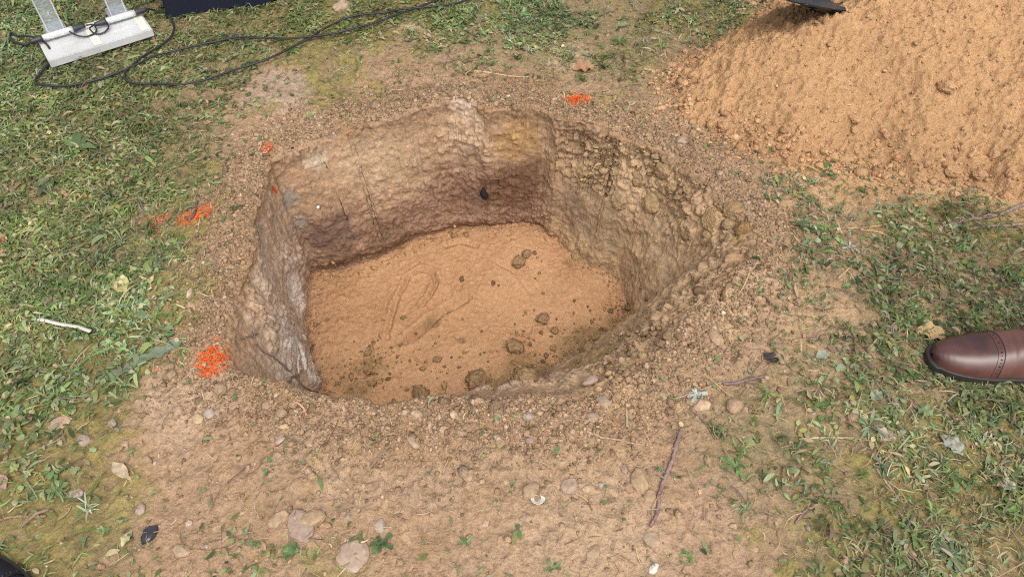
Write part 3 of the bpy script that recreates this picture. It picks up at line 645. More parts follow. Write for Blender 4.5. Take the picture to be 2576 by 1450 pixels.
# ------------------------------------------------------------------ stones and clods, each its own
def rock(name, fx, fy, w, col, label, cat, group, flat=.6, elong=1.3, rough=.26, angular=.0, sub=4, rz=None, mat=None, sink=.25, freq=1.6):
    p = hit(fx, fy); r = w * fscale(p) / 2 / math.sqrt(elong)
    V0, F0 = ico(sub); sd = random.randrange(10000)
    d = 1 + rough * fbm(V0.astype(F32) * F32(1) + sd % 97, freq, 3, sd) + .05 * fbm(V0.astype(F32) + sd % 89, 6, 3, sd + 3)
    V = V0 * d[:, None]
    for _ in range(int(angular)):
        nn = rng.normal(0, 1, 3); nn /= np.linalg.norm(nn); h = V @ nn; V = V - np.maximum(h - rng.uniform(.62, .85), 0)[:, None] * nn * .9
    V = V * np.array([elong, 1, flat]) * r
    a = rng.uniform(0, 3.14) if rz is None else rz; ca, sa = math.cos(a), math.sin(a)
    V = V @ np.array([[ca, sa, 0], [-sa, ca, 0], [0, 0, 1]])
    q = Vector((0, 0, 1)).rotation_difference(Vector(nrm(p[0], p[1], .02)))
    V = V @ np.array(q.to_matrix()).T
    nn = nrm(p[0], p[1], .02); loc = p + nn * r * flat * (1 - 2 * sink)
    if group == ST and col[0] > .1: col = tuple(np.array(col) * .55 + np.array((.31, .20, .115)) * .33)
    c = np.array(col)[None] * (1 + .25 * fbm(V0.astype(F32) + 3, 3, 3, sd + 7))[:, None]
    o = link_mesh(name, V + loc, F0, mat or M_stone, np.clip(c, .01, .8), loc=loc); tag(o, label, cat, group); return o
ST = "stones lying on the soil"
B, GR, PK, TN = (.34, .23, .135), (.34, .29, .25), (.46, .32, .25), (.44, .32, .20)
for a in [
    (555, 980, 36, (.33, .235, .15), "upright brown stone just below the orange mark at the pit's near left corner", .85, 1.15, 1),
    (585, 985, 28, (.20, .14, .08), "dark earthy stone leaning right of the upright brown stone", .7, 1.2, 1),
    (527, 1040, 34, (.40, .36, .33), "grey and tan pointed stone beside the pale ochre stone left of the pit's front edge", .7, 1.25, 4),
    (498, 1054, 30, (.55, .42, .25), "pale ochre angular stone touching the grey pointed stone left of the pit", .6, 1.2, 4),
    (588, 1022, 32, (.36, .26, .17), "flat rounded brown stone half buried under the upright stone", .4, 1.1, 0),
    (672, 1020, 26, (.34, .245, .16), "round tan pebble at the front lip of the pit, left of its twin", .85, 1.05, 0),
    (710, 1038, 30, (.36, .255, .165), "round tan pebble at the front lip, larger right one of two", .85, 1.05, 0),
    (150, 1063, 52, (.50, .35, .25), "pinkish flat stone set in moss left of the pit", .4, 1.35, 3),
    (283, 1065, 24, (.33, .29, .26), "small round grey pebble in the moss by the pinkish flat stone", .7, 1.05, 0),
    (857, 20, 48, (.50, .38, .28), "pale squarish stone in the mossy grass beyond the black cables", .6, 1.4, 4),
    (430, 942, 28, (.32, .235, .155), "round brown pebble left of the near left orange mark", .7, 1.1, 0),
    (393, 930, 20, (.58, .20, .11), "small reddish pebble left of the round brown one", .7, 1.1, 1),
    (1336, 1236, 50, (.42, .30, .19), "rounded tan stone directly above the white shell", .75, 1.05, 1),
    (1430, 1221, 48, (.35, .27, .21), "flat grey brown stone set flush in the soil right of the shell", .3, 1.3, 1),
    (1474, 1226, 34, (.48, .36, .22), "upright yellowish sliver of stone beside the flush grey stone", .5, 1.6, 2),
    (1610, 1212, 62, (.42, .30, .185), "large oval tan stone left of the purple twig", .6, 1.4, 0),
    (1635, 1250, 40, (.40, .29, .18), "tan stone tucked below the large oval one by the twig", .5, 1.2, 0),
    (1637, 1358, 54, (.40, .31, .22), "flat round beige stone below the tip of the purple twig", .35, 1.05, 0),
    (888, 1395, 92, (.46, .35, .28), "big pale heart shaped stone at the bottom left of centre", .35, 1.2, 2),
    (757, 1325, 82, (.35, .26, .23), "large flaky purplish brown slab in the foreground soil", .25, 1.5, 3),
    (700, 1308, 52, (.44, .31, .20), "tan lump of stone left of the flaky slab", .5, 1.2, 1),
    (955, 1322, 40, (.42, .36, .29), "grey rounded stone in the middle of the foreground soil", .6, 1.3, 1),
    (785, 1305, 60, (.40, .285, .175), "wide low brown stone right above the flaky slab", .45, 1.5, 0),
    (355, 1280, 32, (.38, .31, .27), "round pinkish grey pebble above the black stone", .5, 1.0, 0),
    (378, 1345, 46, (.035, .032, .038), "glossy black oval stone in the foreground moss", .6, 1.4, 1),
    (455, 1385, 46, (.46, .33, .23), "pale wedge shaped stone at the bottom edge left of centre", .5, 1.5, 3),
    (190, 1242, 34, (.40, .34, .33), "grey lilac pebble in the foreground moss", .5, 1.5, 0),
    (210, 1108, 40, (.33, .28, .25), "grey stone among leaf scraps above the mossy foreground", .5, 1.3, 2),
    (778, 1120, 32, (.56, .37, .28), "small pink flake of brick in the soil below the pit", .35, 1.2, 3),
    (703, 1105, 30, (.42, .34, .30), "grey flat pebble left of the pink flake", .35, 1.2, 2),
    (1040, 1113, 34, (.40, .31, .23), "beige pebble in front of the pit's near edge", .6, 1.3, 1),
    (1180, 1195, 34, (.44, .30, .2), "pinkish flat chip below the middle of the near edge", .35, 1.4, 2),
    (1485, 960, 46, (.44, .33, .26), "smooth lilac tan stone at the crack on the pit's front right lip", .55, 1.2, 0),
    (1518, 1012, 40, (.36, .28, .20), "grey rounded stone just outside the crack at the front right", .6, 1.2, 1),
    (1850, 1020, 50, (.42, .29, .19), "tan blocky stone among weeds right of the pit, larger of two", .6, 1.25, 3),
    (1880, 1030, 30, (.44, .31, .20), "small tan stone touching the blocky stone among weeds", .6, 1.2, 1),
    (1760, 1018, 44, (.52, .38, .26), "long pale stone lying diagonally in the weeds right of the pit", .5, 1.9, 1),
    (1490, 1050, 34, (.34, .26, .19), "oval grey brown pebble below the front right lip", .6, 1.3, 0),
    (1715, 358, 34, (.45, .34, .25), "pale stone on the far right rim of the pit", .7, 1.2, 3),
    (1500, 325, 26, (.40, .29, .19), "pebble at the far rim right of the orange mark", .7, 1.2, 1),
    (1800, 850, 44, (.40, .285, .18), "flattish brown stone right of the dark clod on the right rim", .45, 1.5, 1),
    (1625, 830, 26, (.50, .42, .33), "thin pale pebble at the right edge of the pit floor bank", .6, 1.2, 1),
    (2150, 690, 0, B, "", 0, 0, 0),
    (1570, 1180, 26, (.36, .26, .2), "small brown pebble left of the upper end of the purple twig", .7, 1.1, 0),
    (1332, 1108, 24, (.30, .26, .25), "small blue grey pebble in the soil below the pit", .6, 1.1, 1),
    (1250, 1101, 20, (.44, .33, .30), "tiny pinkish pebble left of the blue grey one", .7, 1.2, 0),
    (1490, 1390, 40, (.40, .29, .19), "half buried tan stone near the bottom edge right of centre", .5, 1.3, 0),
    (1330, 1465, 0, B, "", 0, 0, 0),
]:
    if a[2]: rock("stone", a[0], a[1], a[2] * .95, a[3], a[4], "stone", ST, flat=a[5], elong=a[6], angular=a[7] + 2, sink=.36, mat=None)
# smaller embedded pebbles
bl = [o for o in bpy.data.objects if o.get("label", "").startswith("glossy black")][0]
bl.data.materials[0] = plain_mat("black_gloss", (.03, .028, .034), rough=.25, spec=.6, var=.3)
CL = "clods fallen on the sandy pit floor"
for fx, fy, w, lab in [(1296, 874, 44, "largest round brown clod in the middle of the pit floor"), (1365, 804, 32, "round olive clod behind the largest clod on the pit floor"), (1396, 833, 20, "small clod touching the straight groove in the pit sand"),
                       (1390, 876, 18, "small dark clod right of the largest clod in the pit"), (1202, 962, 58, "wide half buried clod against the near bank in the pit"), (1330, 965, 70, "crumbly brown clod on the dark soil ramp in the pit"),
                       (1058, 993, 44, "clod peeping over the pit's near edge"), (927, 886, 22, "dark clod on the left part of the pit floor"), (1305, 660, 34, "flat dark clod at the back right of the pit floor"), (1325, 640, 24, "small brown clod just behind the flat dark one"),
                       (1160, 858, 16, "tiny clod right of the long groove in the pit sand"), (935, 965, 20, "dark crumb clod near the pit's left front corner"), (1480, 882, 40, "olive clod at the foot of the right bank"), (1100, 905, 20, "small clod left of the largest clod in the pit")]:
    rock("soil_clod", fx, fy, w, (.25, .162, .085), lab, "soil clod", CL, flat=.75, elong=1.15, rough=.42, freq=2.8, angular=2, mat=M_soil, sink=.24)
RC = "clods on the pit's right bank and rim"
for fx, fy, w, col, lab, fl, an in [(1800, 552, 84, (.44, .305, .15), "big pale slab of clay jutting from the right bank", .5, 3), (1845, 530, 60, (.33, .22, .11), "brown lump above the jutting clay slab", .6, 1), (1870, 578, 50, (.29, .18, .075), "dark ochre lump by the hole at the pit's right corner", .7, 1),
                                (1640, 515, 62, (.38, .265, .13), "lumpy clod in the upper middle of the right bank", .6, 1), (1600, 450, 50, (.34, .235, .12), "brown clod high on the right bank", .6, 2), (1670, 430, 56, (.36, .245, .125), "overhanging clod under the far right rim", .7, 2),
                                (1560, 500, 70, (.40, .295, .16), "smooth tan plate of clay on the right bank", .35, 2), (1730, 590, 40, (.33, .23, .115), "clod left of the jutting clay slab", .6, 1), (1680, 848, 44, (.27, .185, .10), "dark clod wedged in the crack on the right rim", .7, 2),
                                (1660, 865, 34, (.24, .16, .085), "smaller dark clod below the wedged one", .7, 1), (1690, 470, 40, (.36, .25, .125), "rough clod beside the rim between two larger ones", .7, 1), (1300, 270, 34, (.30, .2, .11), "dark crumbly clod on the far rim", .6, 1),
                                (1200, 245, 34, (.33, .22, .12), "brown clod behind the scraped notch", .6, 1), (1590, 575, 34, (.37, .265, .14), "small clod hanging in the middle of the right bank", .6, 1)]:
    col = (col[0] * .84, col[1] * .82, col[2] * .88); w *= .78
    rock("soil_clod", fx, fy, w, col, lab, "soil clod", RC, flat=fl, elong=1.2, rough=.4, freq=2.4, angular=an + 1, mat=M_soil, sink=.3)
SG = "lumps of sand at the foot of the sand heap"
sandl = [(2395, 432, 56, "largest smooth sand lump at the near foot of the heap"), (2465, 440, 44, "sand lump right of the largest one"), (2545, 440, 46, "sand lump at the right edge of the picture below the heap"), (2530, 495, 40, "lowest sand lump lying on the grass at the right"),
         (1715, 215, 30, "front lump of the little cluster left of the heap"), (1690, 165, 30, "left lump of the cluster beyond the heap's left foot"), (1712, 172, 28, "right lump of the cluster beyond the heap's left foot"), (1740, 190, 24, "small lump between the cluster and the heap"),
         (1760, 128, 24, "small sand lump further up the heap's left foot"), (1790, 300, 30, "sand lump by the weeds at the heap's left foot"), (1742, 302, 24, "smaller sand lump left of the one by the weeds"), (1820, 318, 44, "broad lump at the corner of the heap's foot"), (1650, 295, 26, "sand lump lying apart on the soil left of the heap"),
         (1900, 372, 34, "sand lump on the near left foot of the heap"), (1975, 385, 40, "tall rough lump at the start of the thin sand spill"), (1950, 372, 26, "lump tucked behind the rough one by the spill"), (2330, 410, 30, "sand lump above the largest one"), (2270, 430, 26, "sand lump at the top of the spill"),
         (2420, 375, 36, "round lump higher on the near slope"), (2500, 390, 36, "round lump high on the slope near the right edge"), (2380, 220, 58, "big clump sticking out in the middle of the slope"), (2150, 300, 36, "lump embedded in the left slope"), (2230, 340, 28, "small lump in the lower left slope"), (1700, 240, 22, "tiny lump below the front cluster")]
for fx, fy, w, lab in sandl:
    w *= .68
    rock("sand_lump", fx, fy, w, (.425, .25, .135), lab, "sand lump", SG, flat=.7, elong=1.25, rough=.42, freq=2.4, mat=M_sand, sink=.34, angular=1)

# white shell and other pale scraps
def shell(fx, fy, w, lab):
    p = hit(fx, fy); s = w * fscale(p) / 2; u = np.linspace(0, 1, 9); a = np.linspace(0, 2 * math.pi, 24, endpoint=False)
    V = np.vstack([np.stack([np.cos(a) * t * 1.15 * (1 + .1 * np.sin(3 * a)), np.sin(a) * t * .8, .35 * (t ** 2) + .02 * np.sin(5 * a) * t], -1) for t in u]) * s
    V2 = V * .93 + np.array([0, 0, .05 * s]); n = len(V); f = gridfaces(9, 24, True); r = 8 * 24 + np.arange(24); r2 = 8 * 24 + (np.arange(24) + 1) % 24
    rimf = np.stack([r, r2, r2 + n, r + n], 1)
    o = link_mesh("shell", np.vstack([V, V2]) + p + [0, 0, .002], np.vstack([f, f[:, ::-1] + n, rimf]), plain_mat("shell_white", (.52, .50, .45), rough=.5, var=.08), loc=p); tag(o, lab, "shell")
    e = rock("mud_fill", fx, fy, w * .50, (.30, .2, .12), None, None, None, flat=.3, elong=1.2, mat=M_soil); return o
sh_o = shell(1353, 1259, 32, "broken white snail shell with soil inside below the rounded tan stone")
mf = bpy.data.objects["mud_fill"]; mf.parent = sh_o; mf.location = (0, .002, .006)
rock("chalk_chip", 1645, 1430, 26, (.58, .54, .48), "small white upright chip near the bottom edge", "stone chip", None, flat=.9, elong=1.5, angular=3)
rock("chalk_chip", 800, 520, 9, (.72, .68, .66), "white speck of chalk in the pit's back wall", "stone chip", None, flat=.7, elong=1.2, angular=2)
rock("charcoal_lump", 1218, 484, 32, (.018, .018, .022), "jet black lump in the pit's back wall", "charcoal", None, flat=.4, elong=1.5, angular=5, rough=.5, sink=.35)

# ------------------------------------------------------------------ twigs, straws, roots
def on_ground(pts, lift, n=28, follow=True):
    q = np.array([hit(*p) for p in pts]); c = catmull(q, n)
    z = top(c[:, 0], c[:, 1]); k = np.hanning(7); k /= k.sum()
    zs = np.convolve(np.concatenate([np.full(3, z[0]), z, np.full(3, z[-1])]), k, 'valid'); c[:, 2] = np.maximum(zs, z - .002) + lift
    return c
def stick(name, pts, rF, col, label, cat, group=None, taper=.5, side=(), knob=.18, mat=None, lift=None, n=28):
    p = on_ground(pts, 0, n); r = rF * fscale(p[0]) / 2; p[:, 2] += r * .8 if lift is None else lift
    t = np.linspace(0, 1, n); R = r * (1 - taper * t) * (1 + knob * np.sin(t * 37 + len(pts)) * np.cos(t * 61))
    p[:, :2] += (rng.normal(0, r * .12, (n, 2)))
    parts = [tube(p, R, 8)]
    for f, dx, dy in side:
        b = p[int(f * (n - 1))]; e = b + np.array([dx, dy, .3 * math.hypot(dx, dy)]) ; m = (b + e) / 2 + [0, 0, r]
        parts.append(tube(catmull([b, m, e], 8), np.linspace(r * .6, r * .25, 8), 6))
    V, F = merge(parts)
    o = link_mesh(name, V, F, mat or M_bark, np.clip(np.array(col)[None] * (1 + .25 * fbm(V.astype(F32), 90, 3, 3))[:, None], .01, .8), loc=p[0]); tag(o, label, cat, group); return o
TW_ = "twigs lying on the ground"
tw = [
 ([(1712, 1085), (1700, 1125), (1688, 1165), (1660, 1235), (1652, 1290), (1637, 1325)], 12, (.25, .165, .15), "long knobbly purple brown twig in the right foreground soil", ((.55, -.012, .004), (.7, .01, .006), (.85, .009, .004))),
 ([(0, 1308), (45, 1300), (90, 1301), (118, 1298)], 9, (.26, .17, .12), "brown stick entering from the left edge near the bottom", ((.5, .004, .008),)),
 ([(480, 1385), (540, 1384), (585, 1372), (640, 1340)], 7, (.30, .2, .13), "thin curved reddish root in the foreground soil", ()),
 ([(470, 555), (487, 545), (495, 520), (498, 508)], 9, (.12, .085, .08), "dark bent twig lying across the left orange mark", ((.5, .008, .004),)),
 ([(165, 645), (200, 618), (240, 598), (262, 575)], 10, (.15, .11, .10), "grey twig half sunk in the grass on the left", ()),
 ([(310, 728), (345, 708), (380, 695)], 7, (.20, .14, .11), "short dark twig in the grass left of the pit", ()),
 ([(185, 185), (235, 165), (300, 148)], 0, (.2, .2, .2), "", ()),
 ([(2576, 515), (2520, 540), (2470, 550), (2420, 560), (2370, 572)], 11, (.28, .20, .17), "bundled grey brown branch at the right edge below the sand heap", ((.4, -.03, -.012), (.6, -.03, .012), (.75, -.02, -.015))),
 ([(2576, 565), (2500, 572), (2440, 578), (2390, 588)], 8, (.30, .225, .17), "second pale branch running beside the bundled one at the right edge", ((.5, -.02, .01),)),
 ([(2085, 580), (2140, 575), (2190, 572), (2230, 566)], 7, (.46, .30, .17), "light reddish straw stalk right of the pit, nearly level", ()),
 ([(2160, 578), (2220, 590), (2260, 610), (2300, 632)], 6, (.42, .28, .16), "slanting reddish stalk meeting the level one", ()),
 ([(2105, 705), (2140, 670), (2155, 648), (2150, 640)], 6, (.44, .31, .2), "pale forked stalk standing right of the pit", ((.6, .01, .004),)),
 ([(2330, 710), (2400, 690), (2470, 640), (2500, 660)], 0, (.2, .2, .2), "", ()),
 ([(2405, 745), (2450, 710), (2492, 680)], 6, (.44, .38, .30), "straight pale stem above the brown shoe", ()),
 ([(2210, 790), (2270, 760), (2330, 742)], 7, (.28, .19, .14), "brown twig up and left of the shoe", ((.5, .01, -.006),)),
 ([(1990, 860), (2060, 850), (2130, 835), (2180, 820)], 7, (.32, .22, .15), "forked brown twig left of the shoe", ((.3, .012, .012), (.6, .014, -.01))),
 ([(2120, 830), (2160, 860), (2190, 890), (2215, 905)], 6, (.34, .23, .16), "brown stalk sloping down from the forked twig", ()),
 ([(1690, 1005), (1750, 985), (1800, 968), (1840, 955)], 6, (.32, .23, .16), "thin curved twig in the weeds at the front right", ()),
 ([(1818, 968), (1850, 965), (1890, 955), (1930, 945)], 10, (.18, .135, .125), "short dark grey stick right of the pit's near corner", ()),
 ([(1475, 1085), (1510, 1100), (1560, 1108), (1620, 1120)], 7, (.36, .26, .17), "curved pale root below the front right lip", ()),
 ([(1740, 1030), (1770, 1060), (1800, 1105)], 6, (.24, .17, .13), "thin twig arching in the weeds by the long pale stone", ()),
 ([(2000, 1318), (2020, 1290), (2050, 1265)], 7, (.25, .18, .16), "short mauve twig at the lower right", ()),
 ([(2480, 1030), (2490, 1075), (2470, 1110), (2440, 1125)], 9, (.20, .14, .11), "dark crooked twig below the shoe", ((.6, -.01, -.006),)),
 ([(2195, 1165), (2230, 1215), (2262, 1260), (2285, 1310)], 5, (.42, .32, .19), "long straight straw slanting down at the lower right", ()),
 ([(2300, 1190), (2380, 1235), (2450, 1290), (2520, 1340)], 5, (.34, .27, .16), "long thin stem crossing the green weeds at the lower right corner", ()),
 ([(2030, 1135), (2080, 1160), (2130, 1190), (2170, 1215)], 5, (.30, .22, .14), "straight brown stem right of the purple twig", ()),
 ([(2030, 1105), (2090, 1100), (2150, 1103), (2200, 1110)], 6, (.46, .37, .22), "pale curved stalk among weeds at the lower right", ()),
 ([(2510, 1260), (2470, 1268), (2430, 1275)], 5, (.36, .24, .14), "reddish stalk near the right edge low down", ()),
 ([(640, 395), (655, 370), (662, 345)], 4, (.45, .36, .24), "fine pale straw at the pit's back left corner", ()),
 ([(840, 395), (868, 330), (890, 300)], 0, (.2, .2, .2), "", ()),
 ([(850, 1450), (872, 1425), (895, 1398)], 6, (.48, .36, .22), "pale straw leading up to the heart shaped stone", ()),
 ([(0, 1165), (70, 1145), (130, 1115), (165, 1095)], 6, (.33, .24, .17), "long thin stem in the moss at the left edge", ()),
 ([(500, 1000), (470, 980), (445, 965)], 0, (.2, .2, .2), "", ()),
 ([(700, 1395), (750, 1355), (800, 1330)], 0, (.2, .2, .2), "", ()),
 ([(690, 975), (740, 968), (790, 975), (820, 985)], 0, (.2, .2, .2), "", ()),
 ([(1560, 200), (1620, 205), (1700, 212)], 0, (.2, .2, .2), "", ()),
 ([(1800, 208), (1830, 212), (1870, 216)], 0, (.2, .2, .2), "", ()),
 ([(1120, 160), (1160, 152), (1210, 142)], 5, (.16, .12, .08), "dark thin twig on the thin turf behind the pit", ()),
 ([(1180, 182), (1260, 190), (1330, 196)], 5, (.46, .33, .20), "pale straw lying level behind the pit", ()),
 ([(1515, 375), (1610, 378), (1690, 380)], 0, (.2, .2, .2), "", ()),
 ([(1500, 380), (1560, 387), (1640, 392)], 0, (.2, .2, .2), "", ()),
 ([(2260, 915), (2330, 935), (2400, 955)], 0, (.2, .2, .2), "", ()),
 ([(2010, 940), (2060, 965), (2110, 1010)], 5, (.33, .24, .16), "slanting thin stem left of the shoe's near side", ()),
 ([(1560, 388), (1600, 384), (1660, 386)], 0, (.2, .2, .2), "", ()),
]
for a in tw:
    if a[1]: stick("twig", a[0], a[1], a[2], a[3], "twig", TW_, side=a[4], taper=.35)
stick("straw", [(1455, 468), (1480, 445), (1512, 415)], 6, (.50, .36, .20), "thin straw stuck to the upper part of the right bank", "straw", "straws on the pit's right bank", taper=.4)
stick("straw", [(1812, 520), (1822, 545), (1833, 572)], 6, (.50, .35, .18), "short straw lying on the jutting clay slab", "straw", "straws on the pit's right bank", taper=.3)
stick("straw", [(1728, 640), (1745, 590), (1770, 545), (1800, 515)], 5, (.36, .26, .15), "long bent straw hanging left of the jutting clay slab", "straw", "straws on the pit's right bank", taper=.5)
# white flat strip
def strip(name, pts, wF, th, mat, label, cat):
    p = on_ground(pts, .014, 16); w = wF * fscale(p[0]) / 2; T = np.gradient(p, axis=0); T /= np.linalg.norm(T, axis=1)[:, None]
    s = np.cross(T, [0, 0, 1.0]); s /= np.linalg.norm(s, axis=1)[:, None]
    V = np.stack([p + s * w, p - s * w, p - s * w + [0, 0, th], p + s * w + [0, 0, th]], 1).reshape(-1, 3); f = gridfaces(16, 4, True)
    caps = np.array([[3, 2, 1, 0], [60, 61, 62, 63]])
    o = link_mesh(name, V, np.vstack([f, caps]), mat, loc=p[0]); tag(o, label, cat)
strip("plastic_strip", [(105, 815), (150, 824), (195, 832), (236, 844)], 9, .002, plain_mat("strip_white", (.52, .49, .43), rough=.5, var=.1), "narrow white strip lying on the grass left of the pit", "strip")

# roots on the left wall
def wall_tube(name, pts, rads, col, label, cat, out=.008, mat=None, n=26, branches=()):
    def path(pts, n):
        q = np.array([hit(*p) for p in pts]); c = catmull(q, n); d = np.array([0, 0, H_CAM]) - c; return c + d / np.linalg.norm(d, axis=1)[:, None] * out
    c = path(pts, n); s = fscale(c[0]) / 2; parts = [tube(c, np.interp(np.linspace(0, 1, n), np.linspace(0, 1, len(rads)), rads) * s * (1 + .2 * np.sin(np.arange(n) * 1.9)), 9)]
    for bp_, br in branches:
        c2 = path(bp_, 12); parts.append(tube(c2, np.linspace(br[0], br[1], 12) * s, 7))
    V, F = merge(parts); V = V + .002 * np.stack([fbm(V.astype(F32), 70, 2, i) for i in (1, 2, 3)], -1)
    o = link_mesh(name, V, F, mat or M_bark, np.clip(np.array(col)[None] * (1 + .25 * fbm(V.astype(F32), 60, 3, 3))[:, None], .01, .8), loc=c[0]); tag(o, label, cat); return o
wall_tube("root", [(688, 828), (712, 832), (735, 848), (752, 880), (762, 905), (770, 930)], [12, 18, 23, 25, 20, 8], (.50, .43, .37), "thick pale root bulging from the pit's left wall", "root", out=.02, branches=[([(752, 880), (770, 905), (781, 935)], (12, 5)), ([(752, 890), (750, 915), (752, 940)], (10, 4))])
for pts, lab in [([(640, 860), (665, 885), (700, 905), (730, 935), (770, 975), (800, 985)], "thin long dark rootlet crossing the lower left wall"), ([(735, 945), (732, 960), (726, 985)], "short rootlet dangling by the pit's front left corner"), ([(602, 850), (625, 846), (650, 840)], "rootlet poking from the left rim"),
                 ([(628, 790), (636, 820), (640, 850)], "rootlet hanging down the left wall beside the pale root"), ([(645, 575), (655, 600), (652, 640)], "fine rootlet under the left rim")]:
    wall_tube("rootlet", pts, [4, 4, 3], (.22, .17, .14), lab, "root", out=.006)["group"] = "thin rootlets on the pit's left wall"

# ------------------------------------------------------------------ leaves and rosettes
def leaf_mesh(base, tip, wF, prof, lift=.004, curl=.2, n=18, m=5, fold=.15, wav=.0):
    b, t = hit(*base), hit(*tip); L = np.linalg.norm((t - b)[:2]); s = np.linspace(0, 1, n); d = (t - b)[:2] / L; sd = np.array([-d[1], d[0]])
    w = wF * fscale(b) / 2 * np.interp(s, np.linspace(0, 1, len(prof)), prof); u = np.linspace(-1, 1, m)
    xy = b[:2] + s[:, None, None] * L * d + (w[:, None] * u[None])[..., None] * sd
    z0 = np.interp(s, [0, 1], [b[2], t[2]]); g = top(xy[..., 0].ravel(), xy[..., 1].ravel()).reshape(n, m).mean(1)
    z = np.maximum(z0, g)[:, None] + lift + fold * np.abs(u)[None] * w[:, None] + curl * L * (s * (1 - s))[:, None] + wav * np.sin(s * 19)[:, None] * u[None] * w[:, None]
    return np.concatenate([xy, z[..., None]], -1).reshape(-1, 3), gridfaces(n, m)
LOBE = [.12, .15, .9, .35, .3, .75, .3, .35, .85, .4, .5, 1, .55, .45, .8, .7, .2]
OVAL = [.05, .4, .8, 1, 1, .9, .65, .3, .04]
def leaf(name, base, tip, wF, prof, col, label, cat="leaf", group=None, mat=None, **kw):
    V, F = leaf_mesh(base, tip, wF, prof, **kw); o = link_mesh(name, V, F, mat or M_leaf, np.clip(np.array(col)[None] * (1 + .25 * fbm(V.astype(F32), 80, 3, 9))[:, None], .01, .8), loc=V[0]); tag(o, label, cat, group); return o
leaf("lobed_leaf", (268, 958), (458, 862), 46, LOBE, (.185, .225, .15), "long grey green lobed leaf lying on the moss left of the pit", n=34, curl=.05)
for b, t, w, c, l in [((440, 690 + 400), (530, 1040), 0, 0, 0),
        ((295, 700), (320, 745), 42, (.36, .33, .14), "yellowish curled dead leaf on the grass left of the pit"), ((-8, 622), (28, 600), 34, (.45, .17, .10), "upper reddish dead leaf at the left edge"), ((-10, 640), (24, 630), 24, (.47, .20, .13), "lower reddish dead leaf at the left edge"),
        ((2300, 832), (2385, 850), 52, (.44, .30, .15), "ochre dead leaf just behind the shoe's toe"), ((2270, 1010), (2300, 1025), 0, 0, 0), ((270, 735), (280, 744), 0, 0, 0),
        ((2420, 1150), (2360, 1095), 44, (.35, .36, .30), "large pale underside leaf at the lower right"), ((2275, 975 + 160), (2235, 1110), 0, 0, 0), ((2500, 1180 + 30), (2560, 1235), 34, (.40, .34, .30), "grey crumpled dead leaf at the right edge low down"),
        ((2215, 1110 + 0), (2240, 1085), 44, (.42, .31, .26), "pinkish dead leaf in the weeds at the lower right"), ((280, 298), (300, 305), 0, 0, 0), ((1440, 178), (1500, 172), 44, (.36, .20, .11), "brown dead leaf in the turf behind the pit"),
        ((0, 1195), (18, 1235), 30, (.30, .19, .16), "dull mauve leaf at the left edge in the moss"), ((30, 1190), (52, 1168), 24, (.27, .33, .12), "fresh green leaf beside the mauve one"), ((285, 1165), (330, 1210), 30, (.42, .33, .22), "tan dead leaf in the foreground moss"),
        ((2345, 1050), (2300, 1020), 40, (.22, .27, .14), "broad green leaf left below the shoe"), ((310, 1378), (335, 1335), 22, (.40, .36, .20), "slim yellowing leaf left of the black stone"), ((1918, 890), (1962, 918), 30, (.045, .035, .035), "blackened curled leaf on the soil right of the pit"), ((2050, 905), (2085, 890), 26, (.30, .34, .26), "pale underside leaf between the pit and the shoe"), ((2190, 1010), (2215, 985), 30, (.26, .32, .20), "grey green leaf below left of the shoe"), ((2130, 650), (2165, 668), 26, (.40, .27, .19), "small tan dead leaf right of the pit"), ((1985, 560), (2075, 588), 22, (.085, .12, .05), "long dark green blade lying right of the pit")]:
    if w: leaf("leaf", b, t, w, OVAL, c, l, "leaf", "single leaves lying on the ground", curl=.18, fold=.25, wav=.25, mat=M_dry if c[0] > c[1] else M_leaf)
def rosette(fx, fy, rF, col, label, k=9, prof=OVAL, wf=.42, up=.35, var=.2):
    p = hit(fx, fy); parts = []
    for i in range(k):
        a = i * 2.4 + rng.normal(0, .25); L = rF * .85 * rng.uniform(.45, 1.15) * fscale(p); n, m = 12, 3; s = np.linspace(0, 1, n); u = np.linspace(-1, 1, m)
        w = L * wf * .5 * np.interp(s, np.linspace(0, 1, len(prof)), prof); d = np.array([math.cos(a), math.sin(a)]); sd = np.array([-d[1], d[0]])
        xy = p[:2] + s[:, None, None] * L * d + (w[:, None] * u)[..., None] * sd
        g = top(xy[..., 0].ravel(), xy[..., 1].ravel()).reshape(n, m)
        z = np.maximum(g, p[2] - .01) + .003 + L * up * rng.uniform(.4, 1.2) * (np.sin(s * 2.5) * .6)[:, None] + .25 * np.abs(u)[None] * w[:, None]
        parts.append((np.concatenate([xy, z[..., None]], -1).reshape(-1, 3), gridfaces(n, m), np.array(col) * (1 + rng.normal(0, var))))
    o_ = np.cumsum([0] + [len(q[0]) for q in parts[:-1]])
    o = link_mesh("weed", np.vstack([q[0] for q in parts]), np.vstack([q[1] + a for q, a in zip(parts, o_)]), M_leaf, np.clip(np.vstack([np.broadcast_to(q[2], (len(q[0]), 3)) for q in parts]), .01, .6), loc=p); tag(o, label, "weed", "low weeds growing in the soil"); return o
G1, G2, G3 = (.095, .155, .05), (.17, .22, .11), (.26, .31, .22)
